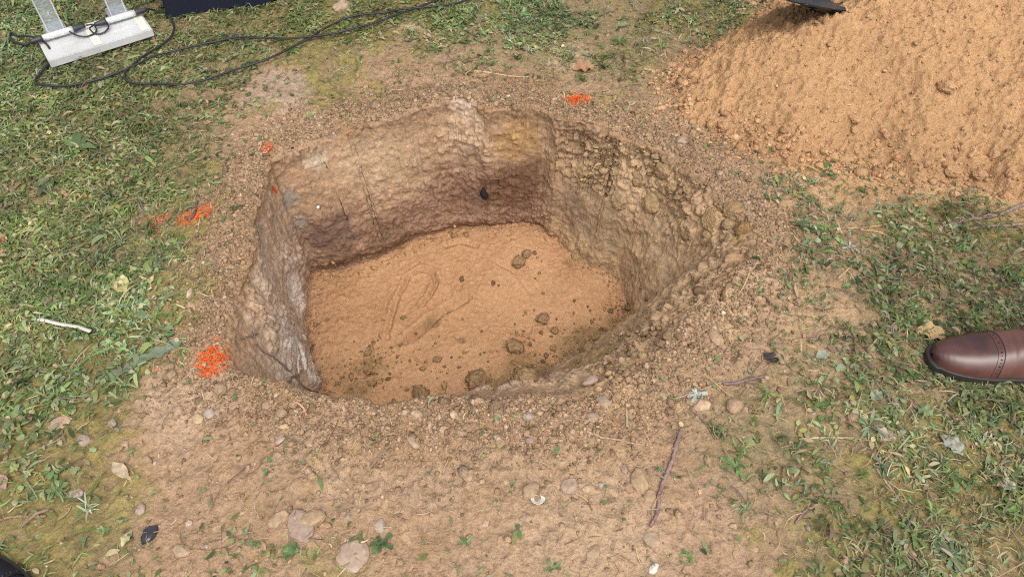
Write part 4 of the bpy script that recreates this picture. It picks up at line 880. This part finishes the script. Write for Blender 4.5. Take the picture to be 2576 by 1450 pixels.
for fx, fy, r, c, l, k, pr, wf in [
    (728, 1388, 34, (.16, .25, .09), "round bright green scalloped weed leaf cluster at the bottom left of centre", 6, OVAL, .8), (262, 1335, 26, (.20, .27, .11), "small fresh three leaved seedling in the moss near the bottom left", 6, OVAL, .45), (140, 1235, 44, (.15, .20, .08), "wider pale rosette in the moss near the left edge", 9, OVAL, .4),
    (1500, 1125 - 110, 0, G1, "", 0, OVAL, 0), (960, 1368, 40, (.075, .14, .05), "dark glossy weed right above the heart stone", 8, LOBE, .6), (1752, 994, 30, (.36, .40, .34), "silvery lobed weed at the front right of the pit", 8, LOBE, .6), (2135, 625, 30, (.36, .38, .32), "silvery curled weed right of the pit", 7, LOBE, .4),
    (2185, 1075, 60, (.22, .27, .17), "grassy grey green tuft in the middle of the right side", 16, OVAL, .14), (2290, 1065 + 20, 0, G1, "", 0, OVAL, 0), (2380, 1190, 60, (.13, .21, .07), "feathery bright green weed at the lower right", 12, LOBE, .35), (2290, 1340, 48, (.15, .24, .07), "bright ferny weed above the dark one in the lower right corner", 11, LOBE, .35),
    (2395, 1395, 54, (.12, .19, .10), "dark bluish rosette in the lower right corner", 10, LOBE, .45), (2540, 1290, 50, (.12, .22, .05), "vivid green weed at the right edge near the bottom", 12, LOBE, .35), (200, 375, 62, (.115, .165, .07), "broad leaved rosette in the grass at the upper left", 12, OVAL, .4), (120, 470, 44, (.13, .18, .09), "broad leaved weed below the rosette at the left", 9, OVAL, .45),
    (245, 580, 40, (.13, .19, .085), "low rosette in the left grass", 9, LOBE, .5), (395, 660, 40, (.15, .20, .12), "grey green weed at the left turf edge", 9, LOBE, .5), (1045, 420 - 380, 0, G1, "", 0, OVAL, 0), (40, 205, 40, (.12, .18, .06), "leafy weed at the left edge below the lectern base", 9, OVAL, .4), (1045, 200, 34, (.13, .2, .06), "small weed under the cable crossing", 0, OVAL, .4),
    (735, 205 - 70, 30, (.14, .21, .06), "small grassy weed by the cable on the turf", 10, OVAL, .25), (1100, 128, 34, (.13, .2, .07), "pale green weed just below the two cables", 10, OVAL, .2), (1560, 110, 34, (.12, .19, .06), "isolated grass tuft behind the pit", 14, OVAL, .16), (2080, 440, 40, (.15, .19, .09), "weed half covered by the thin sand spill", 9, LOBE, .45),
    (2050, 462, 26, (.28, .33, .2), "pale weed at the tip of the sand spill", 8, LOBE, .4), (1850, 440, 22, (.17, .25, .10), "small sprig on the right rim", 5, OVAL, .35), (2220, 1195 - 20, 40, (.13, .17, .10), "low dark weed left of the feathery one", 9, LOBE, .5), (1660, 1180, 24, (.19, .26, .13), "small grassy sprig at the top of the purple twig", 8, OVAL, .2),
    (1850, 1175, 46, (.12, .2, .06), "green weed patch right of the purple twig", 12, LOBE, .4), (670, 1190, 22, (.15, .24, .09), "small leaf pair in the bare foreground", 4, OVAL, .5), (40, 1050, 46, (.13, .19, .09), "leafy weed in the grass at the left edge", 10, OVAL, .4), (640, 1370, 24, (.14, .20, .09), "small lobed weed left of the scalloped one", 6, LOBE, .5),
    (1390, 1210 + 220, 30, (.14, .2, .08), "low weed at the bottom edge right of centre", 8, LOBE, .5), (1175, 1365, 24, (.18, .26, .1), "tiny weed in the bottom middle", 5, LOBE, .6), (350, 745 + 30, 46, (.15, .2, .11), "rosette of pale leaves in the turf by the white strip", 10, LOBE, .45), (160, 730, 52, (.10, .16, .05), "dense green weed above the white strip", 12, OVAL, .3),
    (1730, 1400, 26, (.17, .25, .09), "small bright sprig near the bottom right of centre", 6, LOBE, .5), (2450, 770 + 30, 34, (.14, .22, .07), "green weed behind the shoe", 9, OVAL, .35), (2560, 700, 46, (.11, .19, .05), "bright weed at the right edge above the shoe", 10, OVAL, .35), (560, 1245, 26, (.15, .2, .1), "weak rosette on the bare foreground left of centre", 0, LOBE, .4)]:
    if r and k: rosette(fx, fy, r, c, l, k, pr, wf)

# ------------------------------------------------------------------ orange paint marks: coated crumbs and blades
def paint(fx, fy, rF, el, rot, label, dens=1.0, colr=(.80, .115, .012)):
    c = hit(fx, fy); R = rF * fscale(c); R *= 1.15; n = int(560000 * R * R * el * dens) + 12
    a = rng.uniform(0, 6.283, n * 3); rr = R * np.sqrt(rng.random(n * 3)); u, v = rr * np.cos(a), rr * np.sin(a) * el
    p = np.stack([u * math.cos(rot) - v * math.sin(rot), u * math.sin(rot) + v * math.cos(rot)], -1) + c[:2]
    pn = v3(p[:, 0], p[:, 1]); keep = (fbm(pn, 70, 3, int(fx)) * .9 + .6 * fbm(pn, 230, 2, int(fx) + 5) + .9 * (1 - rr / R) + rng.normal(0, .34, n * 3)) > .46
    p = p[keep]; p = p[~in_pit(p[:, 0], p[:, 1], .006)]; m = len(p)
    V, F, cl = lumps(p[:, 0], p[:, 1], .0012 * np.exp(rng.normal(0, .45, m)), np.clip(np.array(colr)[None] * (1 + rng.normal(0, .22, (m, 1))) * (1 - (rng.random((m, 1)) < .25) * np.array([.35, -.4, -2.5])), .005, .9), flat=.5, sink=.3)
    q = p[rng.integers(0, m, max(8, m // 9))]; k = len(q)
    V2, F2 = ribbons(q[:, 0], q[:, 1], 4, .012 * np.exp(rng.normal(0, .3, k)), np.full(k, .0017), rng.uniform(0, 6.283, k), rng.uniform(.1, .7, k), rng.normal(0, .8, k), rng.uniform(-.5, .5, k), [.8, 1, .8, .2])
    o = link_mesh("paint_mark", np.vstack([V, V2]), [F, F2 + len(V)], M_paint, np.vstack([cl, np.broadcast_to(np.array(colr) * .9, (len(V2), 3))]), loc=c); tag(o, label, "paint mark", "orange paint marks around the pit"); return o
paint(538, 910, 40, 1.0, .9, "dense orange paint splash at the pit's near left corner")
paint(1446, 254, 36, .8, .4, "orange paint splash on the soil beyond the pit's far right corner")
paint(492, 544, 44, .42, .35, "narrow orange streak on the turf left of the pit, under a dark twig", .8)
paint(396, 560, 36, .6, 1.0, "faded red orange specks at the turf edge left of the narrow streak", .35, (.62, .13, .06))
paint(672, 377, 16, .7, .3, "small orange dab at the pit's back left corner", 1.1)
leaf("painted_chip", (687, 474), (699, 496), 14, OVAL, (.75, .15, .04), "orange painted sliver hanging on the rim at the left wall's far end", "chip", None, curl=.05, lift=.008)

# ------------------------------------------------------------------ black cables
M_cable = plain_mat("cable_black", (.022, .022, .026), rough=.45, spec=.4, var=.2)
Z1 = 2576 / 4000 / 2.575
def z1(pts, ox=0): return [((x / 2.575 + ox) * .644, y / 2.575 * .644) for x, y in pts]
def cable(pts, label, rad=.0029, lifts=None, n=260):
    q = np.array([hit(*p) for p in pts]); 
    if lifts: 
        for i, h in lifts.items():
            d = np.array([0, 0, H_CAM]) - q[i]; d /= np.linalg.norm(d); q[i] = q[i] + d * (h / d[2])
    c = catmull(q, n); z = top(c[:, 0], c[:, 1]); k = np.hanning(15); k /= k.sum()
    zs = np.convolve(np.concatenate([np.full(7, z[0]), z, np.full(7, z[-1])]), k, 'valid')
    base = np.maximum(zs, z - .003) + rad + .0125
    c[:, 2] = np.maximum(base, c[:, 2]) if lifts else base
    V, F = tube(c, rad, 9); o = link_mesh("cable", V, F, M_cable, loc=c[0]); tag(o, label, "cable", "black cables on the grass"); return o
cable(z1([(385, 372), (330, 415), (240, 462), (160, 465), (128, 430), (150, 385), (220, 362), (330, 372), (430, 412), (500, 490), (532, 590), (512, 690), (440, 780), (385, 850), (400, 895), (560, 921), (760, 906), (1000, 850), (1270, 758), (1430, 682), (1600, 606), (1800, 552), (2000, 505), (2240, 458), (2420, 426), (2575, 428)])
      + z1([(150, 434), (330, 441), (600, 412), (850, 372), (1060, 316), (1300, 246), (1550, 156), (1700, 100), (1900, 25), (2100, -60), (2400, -200)], 1000),
      "black cable looping from the left lectern post and along the far cable run", lifts={0: .035, 1: .02, 2: .01, 6: .03, 7: .035, 8: .035, 9: .032, 10: .012})
cable(z1([(1420, 92), (1490, 92), (1560, 108), (1640, 140), (1700, 185), (1745, 250), (1768, 330), (1740, 420), (1650, 502), (1500, 592), (1380, 682), (1290, 770), (1276, 830), (1312, 870), (1420, 891), (1600, 897), (1800, 902), (1960, 886), (2160, 830), (2400, 746), (2575, 690)])
      + z1([(170, 615), (400, 510), (580, 415), (700, 340), (860, 255), (980, 215), (1140, 190), (1300, 175), (1450, 145), (1640, 130), (1850, 110), (2000, 85), (2150, 45), (2350, 5), (2600, -60)], 1000),
      "black cable looping from the right lectern post, curling nearest the pit", lifts={0: .04, 1: .035, 2: .02, 3: .01})

# ------------------------------------------------------------------ clear acrylic lectern
def glass_mat(name, tint, rough, mixw, white=(.75, .77, .80)):
    m, t, b = nodes(name); N, L = t.nodes, t.links
    b.inputs['Base Color'].default_value = (*tint, 1); b.inputs['Transmission Weight'].default_value = 1.0; b.inputs['Roughness'].default_value = rough; b.inputs['IOR'].default_value = 1.49
    d = N.new("ShaderNodeBsdfDiffuse"); d.inputs['Color'].default_value = (*white, 1)
    tc = N.new("ShaderNodeTexCoord"); n1 = N.new("ShaderNodeTexNoise"); n1.inputs['Scale'].default_value = 22; L.new(tc.outputs['Object'], n1.inputs['Vector'])
    mr = N.new("ShaderNodeMapRange"); mr.inputs[3].default_value = mixw * .6; mr.inputs[4].default_value = mixw * 1.4; L.new(n1.outputs[0], mr.inputs[0])
    mx = N.new("ShaderNodeMixShader"); L.new(mr.outputs[0], mx.inputs[0]); L.new(b.outputs[0], mx.inputs[1]); L.new(d.outputs[0], mx.inputs[2]); L.new(mx.outputs[0], N["Material Output"].inputs['Surface'])
    return m
def clear_mat(name, color, opacity, rough):
    m, t, b = nodes(name); N, L = t.nodes, t.links
    b.inputs['Base Color'].default_value = (*color, 1); b.inputs['Roughness'].default_value = rough; b.inputs['Specular IOR Level'].default_value = .7
    tr = N.new("ShaderNodeBsdfTransparent"); tr.inputs['Color'].default_value = (.93, .95, .97, 1)
    tc = N.new("ShaderNodeTexCoord"); n1 = N.new("ShaderNodeTexNoise"); n1.inputs['Scale'].default_value = 18; L.new(tc.outputs['Object'], n1.inputs['Vector'])
    mr = N.new("ShaderNodeMapRange"); mr.inputs[3].default_value = opacity * .75; mr.inputs[4].default_value = min(1, opacity * 1.25); L.new(n1.outputs[0], mr.inputs[0])
    mx = N.new("ShaderNodeMixShader"); L.new(mr.outputs[0], mx.inputs[0]); L.new(tr.outputs[0], mx.inputs[1]); L.new(b.outputs[0], mx.inputs[2]); L.new(mx.outputs[0], N["Material Output"].inputs['Surface'])
    return m
M_acr = clear_mat("acrylic_base", (.60, .61, .61), .80, .15); M_post = clear_mat("acrylic_post", (.66, .69, .74), .22, .06)
M_silver = plain_mat("brushed_metal", (.66, .66, .66), rough=.35, metal=.35, var=.1); M_rub = plain_mat("black_rubber", (.03, .03, .034), rough=.5, var=.2)
def boxmesh(sx, sy, sz, bev=.0015):
    bm = bmesh.new(); bmesh.ops.create_cube(bm, size=1)
    for v in bm.verts: v.co = (v.co.x * sx, v.co.y * sy, v.co.z * sz)
    bmesh.ops.bevel(bm, geom=bm.edges[:], offset=bev, segments=2, affect='EDGES')
    bm.verts.ensure_lookup_table(); V = np.array([v.co[:] for v in bm.verts]); by = {}
    for f in bm.faces: by.setdefault(len(f.verts), []).append([v.index for v in f.verts])
    bm.free(); return V, [np.array(g) for g in by.values()]
BT = .022; gzl = float(top(-1.15, 1.93)) + .012
zb = gzl + BT
c4 = np.array([U(x * Z1, y * Z1, zb) for x, y in ((430, 612), (1495, 318), (1420, 60), (418, 390))])
ctr = c4.mean(0); ax = (c4[1] - c4[0] + c4[2] - c4[3]); Lx = np.linalg.norm(ax) / 2; ax /= np.linalg.norm(ax); ay = np.array([-ax[1], ax[0]]); Ly = .5 * (np.linalg.norm(c4[3] - c4[0]) + np.linalg.norm(c4[2] - c4[1]))
rz = math.atan2(ax[1], ax[0])
lec = empty("lectern", (ctr[0], ctr[1], gzl), rz); tag(lec, "clear acrylic lectern with two posts standing on the grass at the upper left", "lectern")
def lpart(name, V, F, mat, parent=lec): return link_mesh(name, V, F, mat, parent=parent, smooth=False)
V, F = boxmesh(Lx, Ly, BT, .002); base_o = lpart("base_plate", V + [0, 0, BT / 2], F, M_acr)
def inl(px, py, z):                                             # zoom pixel at height z -> lectern frame
    w = U(px * Z1, py * Z1, gzl + z) - ctr; return np.array([w @ ax, w @ ay])
V, F = boxmesh(.022, Ly * .94, .0008, .0002); b_ = inl(930, 350, BT); lpart("tape_strip", V + [b_[0], 0, BT + .0008], F, plain_mat("tape", (.62, .60, .54), rough=.5, var=.1), base_o)
b_ = inl(1390, 190, BT); lpart("tape_strip", V + [b_[0], 0, BT + .0008], F, bpy.data.materials["tape"], base_o)
def cyl(p0, p1, r0, r1=None, k=16): return tube(np.linspace(p0, p1, 6), np.linspace(r0, r1 or r0, 6), k)
for (px, py), sgn in (((575, 330), -1), ((1200, 165), 1)):
    b_ = inl(px, py, BT); PW, PD_ = .040, .040
    V, F = boxmesh(PW, PD_, 1.05, .004); t_ = .004
    post = lpart("post", V + [b_[0], b_[1], BT + .525], F, M_post)
    V, F = boxmesh(PW + .014, PD_ + .014, .020, .002); lpart("post_sleeve", V + [b_[0], b_[1], BT + .0105], F, M_post, post)
    ed = boxmesh(.004, .004, 1.04, .0008)
    for ex, ey in ((-1, -1), (1, -1)): lpart("post_edge", ed[0] + [b_[0] + ex * PW / 2, b_[1] + ey * PD_ / 2, BT + .53], ed[1], M_acr, post)
    zc = BT + .014; y_ = b_[1] - PD_ / 2 - .013
    V, F = cyl((b_[0] - .042, y_, zc), (b_[0] + .042, y_, zc), .0085); con = lpart("cable_connector", V, F, M_silver)
    for s_ in (-1, 1):
        V, F = cyl((b_[0] + s_ * .040, y_, zc), (b_[0] + s_ * .072, y_, zc), .0095, .0055); lpart("plug", V, F, M_rub, con)
    a = np.linspace(0, 1, 20); x_e = b_[0] + .074
    loop = catmull([(x_e, y_, zc), (x_e + .018, y_ - .010, zc), (x_e + .016, y_ - .034, zc - .008), (x_e - .012, y_ - .042, zc - .009), (x_e - .034, y_ - .030, zc - .004), (x_e - .046, y_ - .006, zc)], 40) if sgn < 0 else \
        catmull([(b_[0] - .072, y_, zc), (b_[0] - .088, y_ - .012, zc), (b_[0] - .082, y_ - .032, zc - .008), (b_[0] - .062, y_ - .038, zc - .009), (b_[0] - .044, y_ - .026, zc - .006), (b_[0] - .040, y_ - .008, zc)], 40)
    V, F = tube(loop, .0022, 8); lpart("loop_cable", V, F, M_cable, con)
    V, F = cyl((b_[0] - .012, b_[1] - PD_ / 2 - .001, BT + .13), (b_[0] - .012, b_[1] - PD_ / 2 - .006, BT + .13), .006); lpart("white_disc", V, F, plain_mat("disc_white", (.8, .8, .8), rough=.4), post)  # small white disc on the front face of the post
V, F = boxmesh(Lx * 1.05, Ly * 1.6, .012, .002); lpart("reading_top", V + [0, 0, BT + 1.06], F, M_post)
for o in list(lec.children_recursive):
    if o.name.startswith(("cable_connector", "plug", "loop_cable", "white_disc")): o.data.polygons.foreach_set("use_smooth", [True] * len(o.data.polygons))

# ------------------------------------------------------------------ navy cloth-covered table
A_ = U(448, 33, 0.01); B_ = U(393, 20, .01); Cc = U(690, -6, .01)
e1 = (Cc - A_) / np.linalg.norm(Cc - A_); e2 = np.array([-e1[1], e1[0]]); dpt = .55; wid = 1.5; hgt = .74
e2 = e2 if e2[1] > 0 else -e2
per = []; segs = [(A_, A_ + e1 * wid), (A_ + e1 * wid, A_ + e1 * wid + e2 * dpt), (A_ + e1 * wid + e2 * dpt, A_ + e2 * dpt), (A_ + e2 * dpt, A_)]
for s_, e_ in segs:
    m = int(np.linalg.norm(e_ - s_) / .012)
    for i in range(m): per.append(s_ + (e_ - s_) * i / m)
per = np.array(per); npn = len(per); cen = (A_ + e1 * wid / 2 + e2 * dpt / 2); ph = np.arange(npn) * .012
rows = []
for j in range(30):
    f = j / 29; z = .006 + f * (hgt - .006); amp = .014 * (1 - f) ** .7
    nrm_ = per - cen; nrm_ = nrm_ / np.linalg.norm(nrm_, axis=1)[:, None]
    off_ = amp * (np.sin(ph * 26 + 1.3) + .6 * np.sin(ph * 57) + .4 * np.sin(ph * 11)) + .02 * (1 - f)
    rows.append(np.concatenate([per + nrm_ * off_[:, None], (z + top(per[:, 0], per[:, 1]) * (1 - f))[:, None]], 1))
V = np.vstack(rows + [np.array([[cen[0], cen[1], hgt + .001]])]); F = gridfaces(30, npn, True); i = np.arange(npn)
Fc = np.stack([29 * npn + i, 29 * npn + (i + 1) % npn, np.full(npn, len(V) - 1)], 1)
M_navy = plain_mat("navy_cloth", (.010, .012, .026), rough=.8, spec=.25, scale=400, var=.3, bump=.3, dist=.0006)
ctab = empty("covered_table", (cen[0], cen[1], 0)); tag(ctab, "table hidden under a dark navy cloth reaching the grass at the top edge", "table")
link_mesh("tablecloth", V - [cen[0], cen[1], 0], [F, Fc], M_navy, parent=ctab)

# ------------------------------------------------------------------ spade stuck in the sand heap
tip = hit(2098, 7)
M_steel = plain_mat("blue_black_steel", (.03, .035, .055), rough=.35, spec=.6, metal=.6, var=.25)
sp_o = empty("spade", tip); tag(sp_o, "dark blue steel spade lying on the sand heap, only its blade edge in view", "spade")
# blade frame: b0 = cutting corner at the tip, runs back along the cutting edge to the left and up the blade away from the camera
dv = ray(2060, 5); dv = dv / np.linalg.norm(dv)
d2 = ray(1985, -14); t2 = np.linalg.norm(tip - np.array([0, 0, H_CAM])) / np.linalg.norm(d2) - .13; q2 = np.array([0, 0, H_CAM]) + d2 * t2
up_ = q2 - tip; up_ /= np.linalg.norm(up_)                          # towards the handle
ex = dv + .16 * np.array([0, 0, 1.0]); ex -= up_ * (ex @ up_); ex /= np.linalg.norm(ex); nb = np.cross(ex, up_); nb = nb if nb[2] > 0 else -nb; wd_ = .20
n, m = 22, 15; s = np.linspace(0, 1, n); u = np.linspace(-1, 1, m); Vb = []
for si in s:
    for ui in u:
        xx = ui * wd_ / 2 * (1 - .10 * si); yy = si * .22 + .018 * ui * ui * (1 - si) ; nz = .020 * (1 - ui * ui) + .01 * math.sin(si * 2)
        Vb.append(ex * (xx * (.35 + .65 * min(1, si * 3.5 + .0)) ) + up_ * (yy - .0) + nb * (.006 - nz * .8))
Vb = np.array(Vb); th_ = nb * .003; F = gridfaces(n, m); N_ = len(Vb)
bd = np.concatenate([np.arange(m), np.arange(1, n) * m + m - 1, (n - 1) * m + np.arange(m - 2, -1, -1), np.arange(n - 2, 0, -1) * m]); b2 = np.roll(bd, -1)
V = np.vstack([Vb, Vb - th_]); Fs_ = np.vstack([F, F[:, ::-1] + N_, np.stack([bd, b2, b2 + N_, bd + N_], 1)])
lo = np.array([0, 0, .012]); blade = link_mesh("blade", V + lo, Fs_, M_steel, parent=sp_o)
bc = up_ * .21 + lo
up_ = up_ * .45 + np.array([0, .25, .86]); up_ /= np.linalg.norm(up_)
V, F = tube(np.array([bc, bc + up_ * .06, bc + up_ * .16]), [.022, .02, .0185], 12); link_mesh("socket", V, F, M_steel, parent=sp_o)
M_wood = plain_mat("ash_wood", (.45, .30, .16), rough=.6, scale=30, var=.15)
V, F = tube(np.array([bc + up_ * .15, bc + up_ * .45 + [0, 0, .01], bc + up_ * .85]), [.0165, .0165, .016], 12); link_mesh("shaft", V, F, M_wood, parent=sp_o)
g_ = bc + up_ * .86; V, F = tube(np.array([g_ - ex * .06, g_, g_ + ex * .06]), [.015, .017, .015], 12); link_mesh("grip", V, F, M_wood, parent=sp_o)

# ------------------------------------------------------------------ shoes
UU = np.array([0, .2, .6, 1.2, 2, 3, 4.5, 7, 10, 12.5, 15, 18, 21, 24, 27, 29, 30, 30.6])
HW = np.array([.35, 1.0, 1.70, 2.30, 2.85, 3.35, 3.90, 4.45, 4.80, 4.75, 4.75, 4.35, 3.75, 3.35, 3.2, 2.7, 1.8, .4])
TP = np.array([2.2, 2.7, 3.1, 3.4, 3.7, 3.95, 4.2, 4.6, 5.2, 5.9, 6.9, 8.3, 9.4, 9.9, 9.9, 9.8, 9.6, 9.2])
def make_shoe(name_root, toe, heading, leather, sole_m, label, laces=True, leg=None, sc=1.0, cap_col=None):
    """toe = ground point under the toe tip; heading = direction from heel to toe"""
    root = empty(name_root, (toe[0], toe[1], toe[2]), heading + math.pi); tag(root, label, "person")
    def loft(u0, u1, nu, a0, a1, na, grow=0.0, zb=1.2, front=None):
        us = np.linspace(u0, u1, nu) if front is None else None; a = np.linspace(a0, a1, na); rows = []
        for i in range(nu):
            row = []
            for aj in a:
                u_ = us[i] if front is None else u0 + (front(aj) - u0) * i / (nu - 1) if u1 is None else front(aj) + (u1 - front(aj)) * i / (nu - 1)
                w = np.interp(u_, UU, HW) + grow; h = np.interp(u_, UU, TP) + grow - .10 * (math.exp(-((u_ - 13.0 - .5 * math.cos(aj)) / .28) ** 2) + .8 * math.exp(-((u_ - 14.3 + .4 * math.cos(aj)) / .28) ** 2) + .5 * math.exp(-((u_ - 12.1) / .25) ** 2)) * max(0, math.sin(aj))
                cx_, sx_ = math.cos(aj), math.sin(aj)
                yy = w * math.copysign(abs(cx_) ** .72, cx_) * (1 - .10 * max(0, sx_)); zz = zb + (h - zb) * abs(sx_) ** .85
                row.append((u_, yy + .25 * math.sin(u_ / 30 * math.pi), zz))
            rows.append(row)
        return np.array(rows).reshape(-1, 3) * .01 * sc, gridfaces(nu, na)
    PI = math.pi
    V, F = loft(0, 30.6, 150, 0, PI, 41)
    # dense stations at the toe
    up = link_mesh("shoe", V, F, leather, parent=root)
    uo = np.concatenate([np.linspace(0, 3, 30), np.linspace(3.2, 30.6, 60)]); wo = np.interp(uo, UU, HW) + .55
    ring = np.concatenate([np.stack([uo - .55 * (uo < 1), -wo], 1), np.stack([uo - .55 * (uo < 1), wo], 1)[::-1]]); ring[:, 1] += .25 * np.sin(ring[:, 0] / 30 * PI)
    k = len(ring); zs_ = [0, 1.0, 1.25, 1.28]; gr = [1, 1, .992, .96]
    cc_ = ring.mean(0); V = np.vstack([np.concatenate([cc_ + (ring - cc_) * g, np.full((k, 1), z)], 1) for z, g in zip(zs_, gr)] + [np.array([[cc_[0], cc_[1], 1.28]])]) * .01 * sc
    i = np.arange(k); F = gridfaces(4, k, True); Fc = np.stack([3 * k + i, 3 * k + (i + 1) % k, np.full(k, 4 * k)], 1)
    link_mesh("sole", V, [F, Fc], sole_m, parent=up)
    CAPU = 11.2
    def capf(a): return CAPU - .9 * (math.cos(a) ** 2)
    V, F = loft(0.0, None, 90, .0, PI, 61, .13, front=capf); tc_ = link_mesh("toe_cap", V, F, cap_col or leather, parent=up)
    holes = []; V0, F0 = ico(1)
    for q in range(17):
        a = .28 + (PI - .56) * q / 16; u_ = capf(a) - .55; w = np.interp(u_, UU, HW) + .15; h = np.interp(u_, UU, TP) + .15
        y = w * math.copysign(abs(math.cos(a)) ** .72, math.cos(a)) * (1 - .10 * math.sin(a)); z = 1.2 + (h - 1.2) * abs(math.sin(a)) ** .85
        holes.append((V0 * np.array([.22, .24, .08 if .8 < a < 2.3 else .16]) * (1.0 if q % 2 == 0 else .6) + np.array([u_, y + .25 * math.sin(u_ / 30 * PI), z]), F0))
    sm = []
    for du in (0, -1.15):
        for q in range(41):
            a = .05 + (PI - .1) * q / 40; u_ = capf(a) + du; w = np.interp(u_, UU, HW) + .12; h = np.interp(u_, UU, TP) + .12
            sm.append((u_, w * math.copysign(abs(math.cos(a)) ** .72, math.cos(a)) * (1 - .10 * math.sin(a)) + .25 * math.sin(u_ / 30 * PI), 1.2 + (h - 1.2) * abs(math.sin(a)) ** .85))
    V, F = merge([tube(np.array(sm[:41]) * .01, .0011, 6), tube(np.array(sm[41:]) * .01, .0006, 6)]); link_mesh("cap_seam", V * sc, F, sole_m, parent=tc_)
    V, F = merge(holes); link_mesh("perforations", V * .01 * sc, F, sole_m, parent=tc_)
    for s_, nm in ((-1, "facing"), (1, "facing")):
        def ff(a, s_=s_):
            t = abs(a - PI / 2) / (PI / 2); return 16.2 + 6.5 * max(0, (t - .35)) ** 1.2 - 1.0 * math.exp(-((t - .32) / .12) ** 2)
        V, F = loft(None, 29.5, 40, (PI / 2 + .16) if s_ < 0 else 0.0, PI if s_ < 0 else (PI / 2 - .16), 30, .16, front=ff) ; fo = link_mesh(nm, V, F, leather, parent=up)
        md = fo.modifiers.new("thick", 'SOLIDIFY'); md.thickness = .0022; md.offset = -1
    if laces:
        parts = []
        for q in range(5):
            u_ = 17.2 + q * 1.15; h = np.interp(u_, UU, TP) + .25
            parts.append(tube(catmull([(u_, -1.3, h - .15), (u_ + .1, 0, h + .12), (u_ + .2, 1.3, h - .15)], 9) * .01, .0016, 6))
        V, F = merge(parts); link_mesh("laces", V * sc, F, sole_m, parent=up)
    # sock top and trouser leg above the collar
    if leg is not None:
        zz = np.array([.055, .09, .12, .30, .5, .75, .92]); rr_ = np.array([.036, .042, .062, .070, .078, .088, .095])
        V, F = tube(np.stack([np.full(7, .255) + np.array([-.03, -.01, 0, 0, 0, -.01, -.01]), np.zeros(7), zz], 1), rr_, 24); link_mesh("trouser_leg", V * sc, F, leg, parent=root)
    return root
def leather_mat(name, c1, c2, rough):
    m, t, b = nodes(name); N, L = t.nodes, t.links
    tc = N.new("ShaderNodeTexCoord"); n1 = N.new("ShaderNodeTexNoise"); n1.inputs['Scale'].default_value = 16; n1.inputs['Detail'].default_value = 4; L.new(tc.outputs['Object'], n1.inputs['Vector'])
    mr = N.new("ShaderNodeMapRange"); mr.inputs[1].default_value = .35; mr.inputs[2].default_value = .68; L.new(n1.outputs[0], mr.inputs[0])
    mx = N.new("ShaderNodeMix"); mx.data_type = 'RGBA'; mx.inputs[6].default_value = (*c1, 1); mx.inputs[7].default_value = (*c2, 1); L.new(mr.outputs[0], mx.inputs[0]); L.new(mx.outputs[2], b.inputs['Base Color'])
    n2 = N.new("ShaderNodeTexNoise"); n2.inputs['Scale'].default_value = 900; L.new(tc.outputs['Object'], n2.inputs['Vector'])
    bp = N.new("ShaderNodeBump"); bp.inputs['Strength'].default_value = .12; bp.inputs['Distance'].default_value = .0005; L.new(n2.outputs[0], bp.inputs['Height']); L.new(bp.outputs[0], b.inputs['Normal'])
    b.inputs['Roughness'].default_value = rough; b.inputs['Specular IOR Level'].default_value = .55; b.inputs['Coat Weight'].default_value = .25; b.inputs['Coat Roughness'].default_value = .25
    return m
M_brown = leather_mat("brown_leather", (.062, .024, .021), (.145, .062, .045), .42); M_cap = leather_mat("burnished_leather", (.036, .013, .013), (.105, .042, .032), .38)
M_sole = plain_mat("dark_sole", (.026, .020, .017), rough=.55, var=.2)
M_trous = plain_mat("dark_trouser", (.02, .022, .03), rough=.85, scale=300, var=.25)
toe = U(2328, 915, 0.0); tz_ = float(np.max(top(toe[0] + np.linspace(0, .2, 12), toe[1] + np.zeros(12)))) + .004
make_shoe("person", (toe[0], toe[1], tz_), math.pi - .02, M_brown, M_sole, "person at the right edge of whom only a polished brown leather brogue shoe shows", leg=M_trous, cap_col=M_cap)
toe2 = U(-95, 1415, 0.0)
make_shoe("person", (toe2[0], toe2[1], float(top(toe2[0], toe2[1])) + .002), math.radians(142), plain_mat("navy_suede", (.012, .014, .028), rough=.7, spec=.3, scale=500, var=.25), M_sole, "person at the bottom left corner of whom only a dark navy shoe edge shows", laces=True)
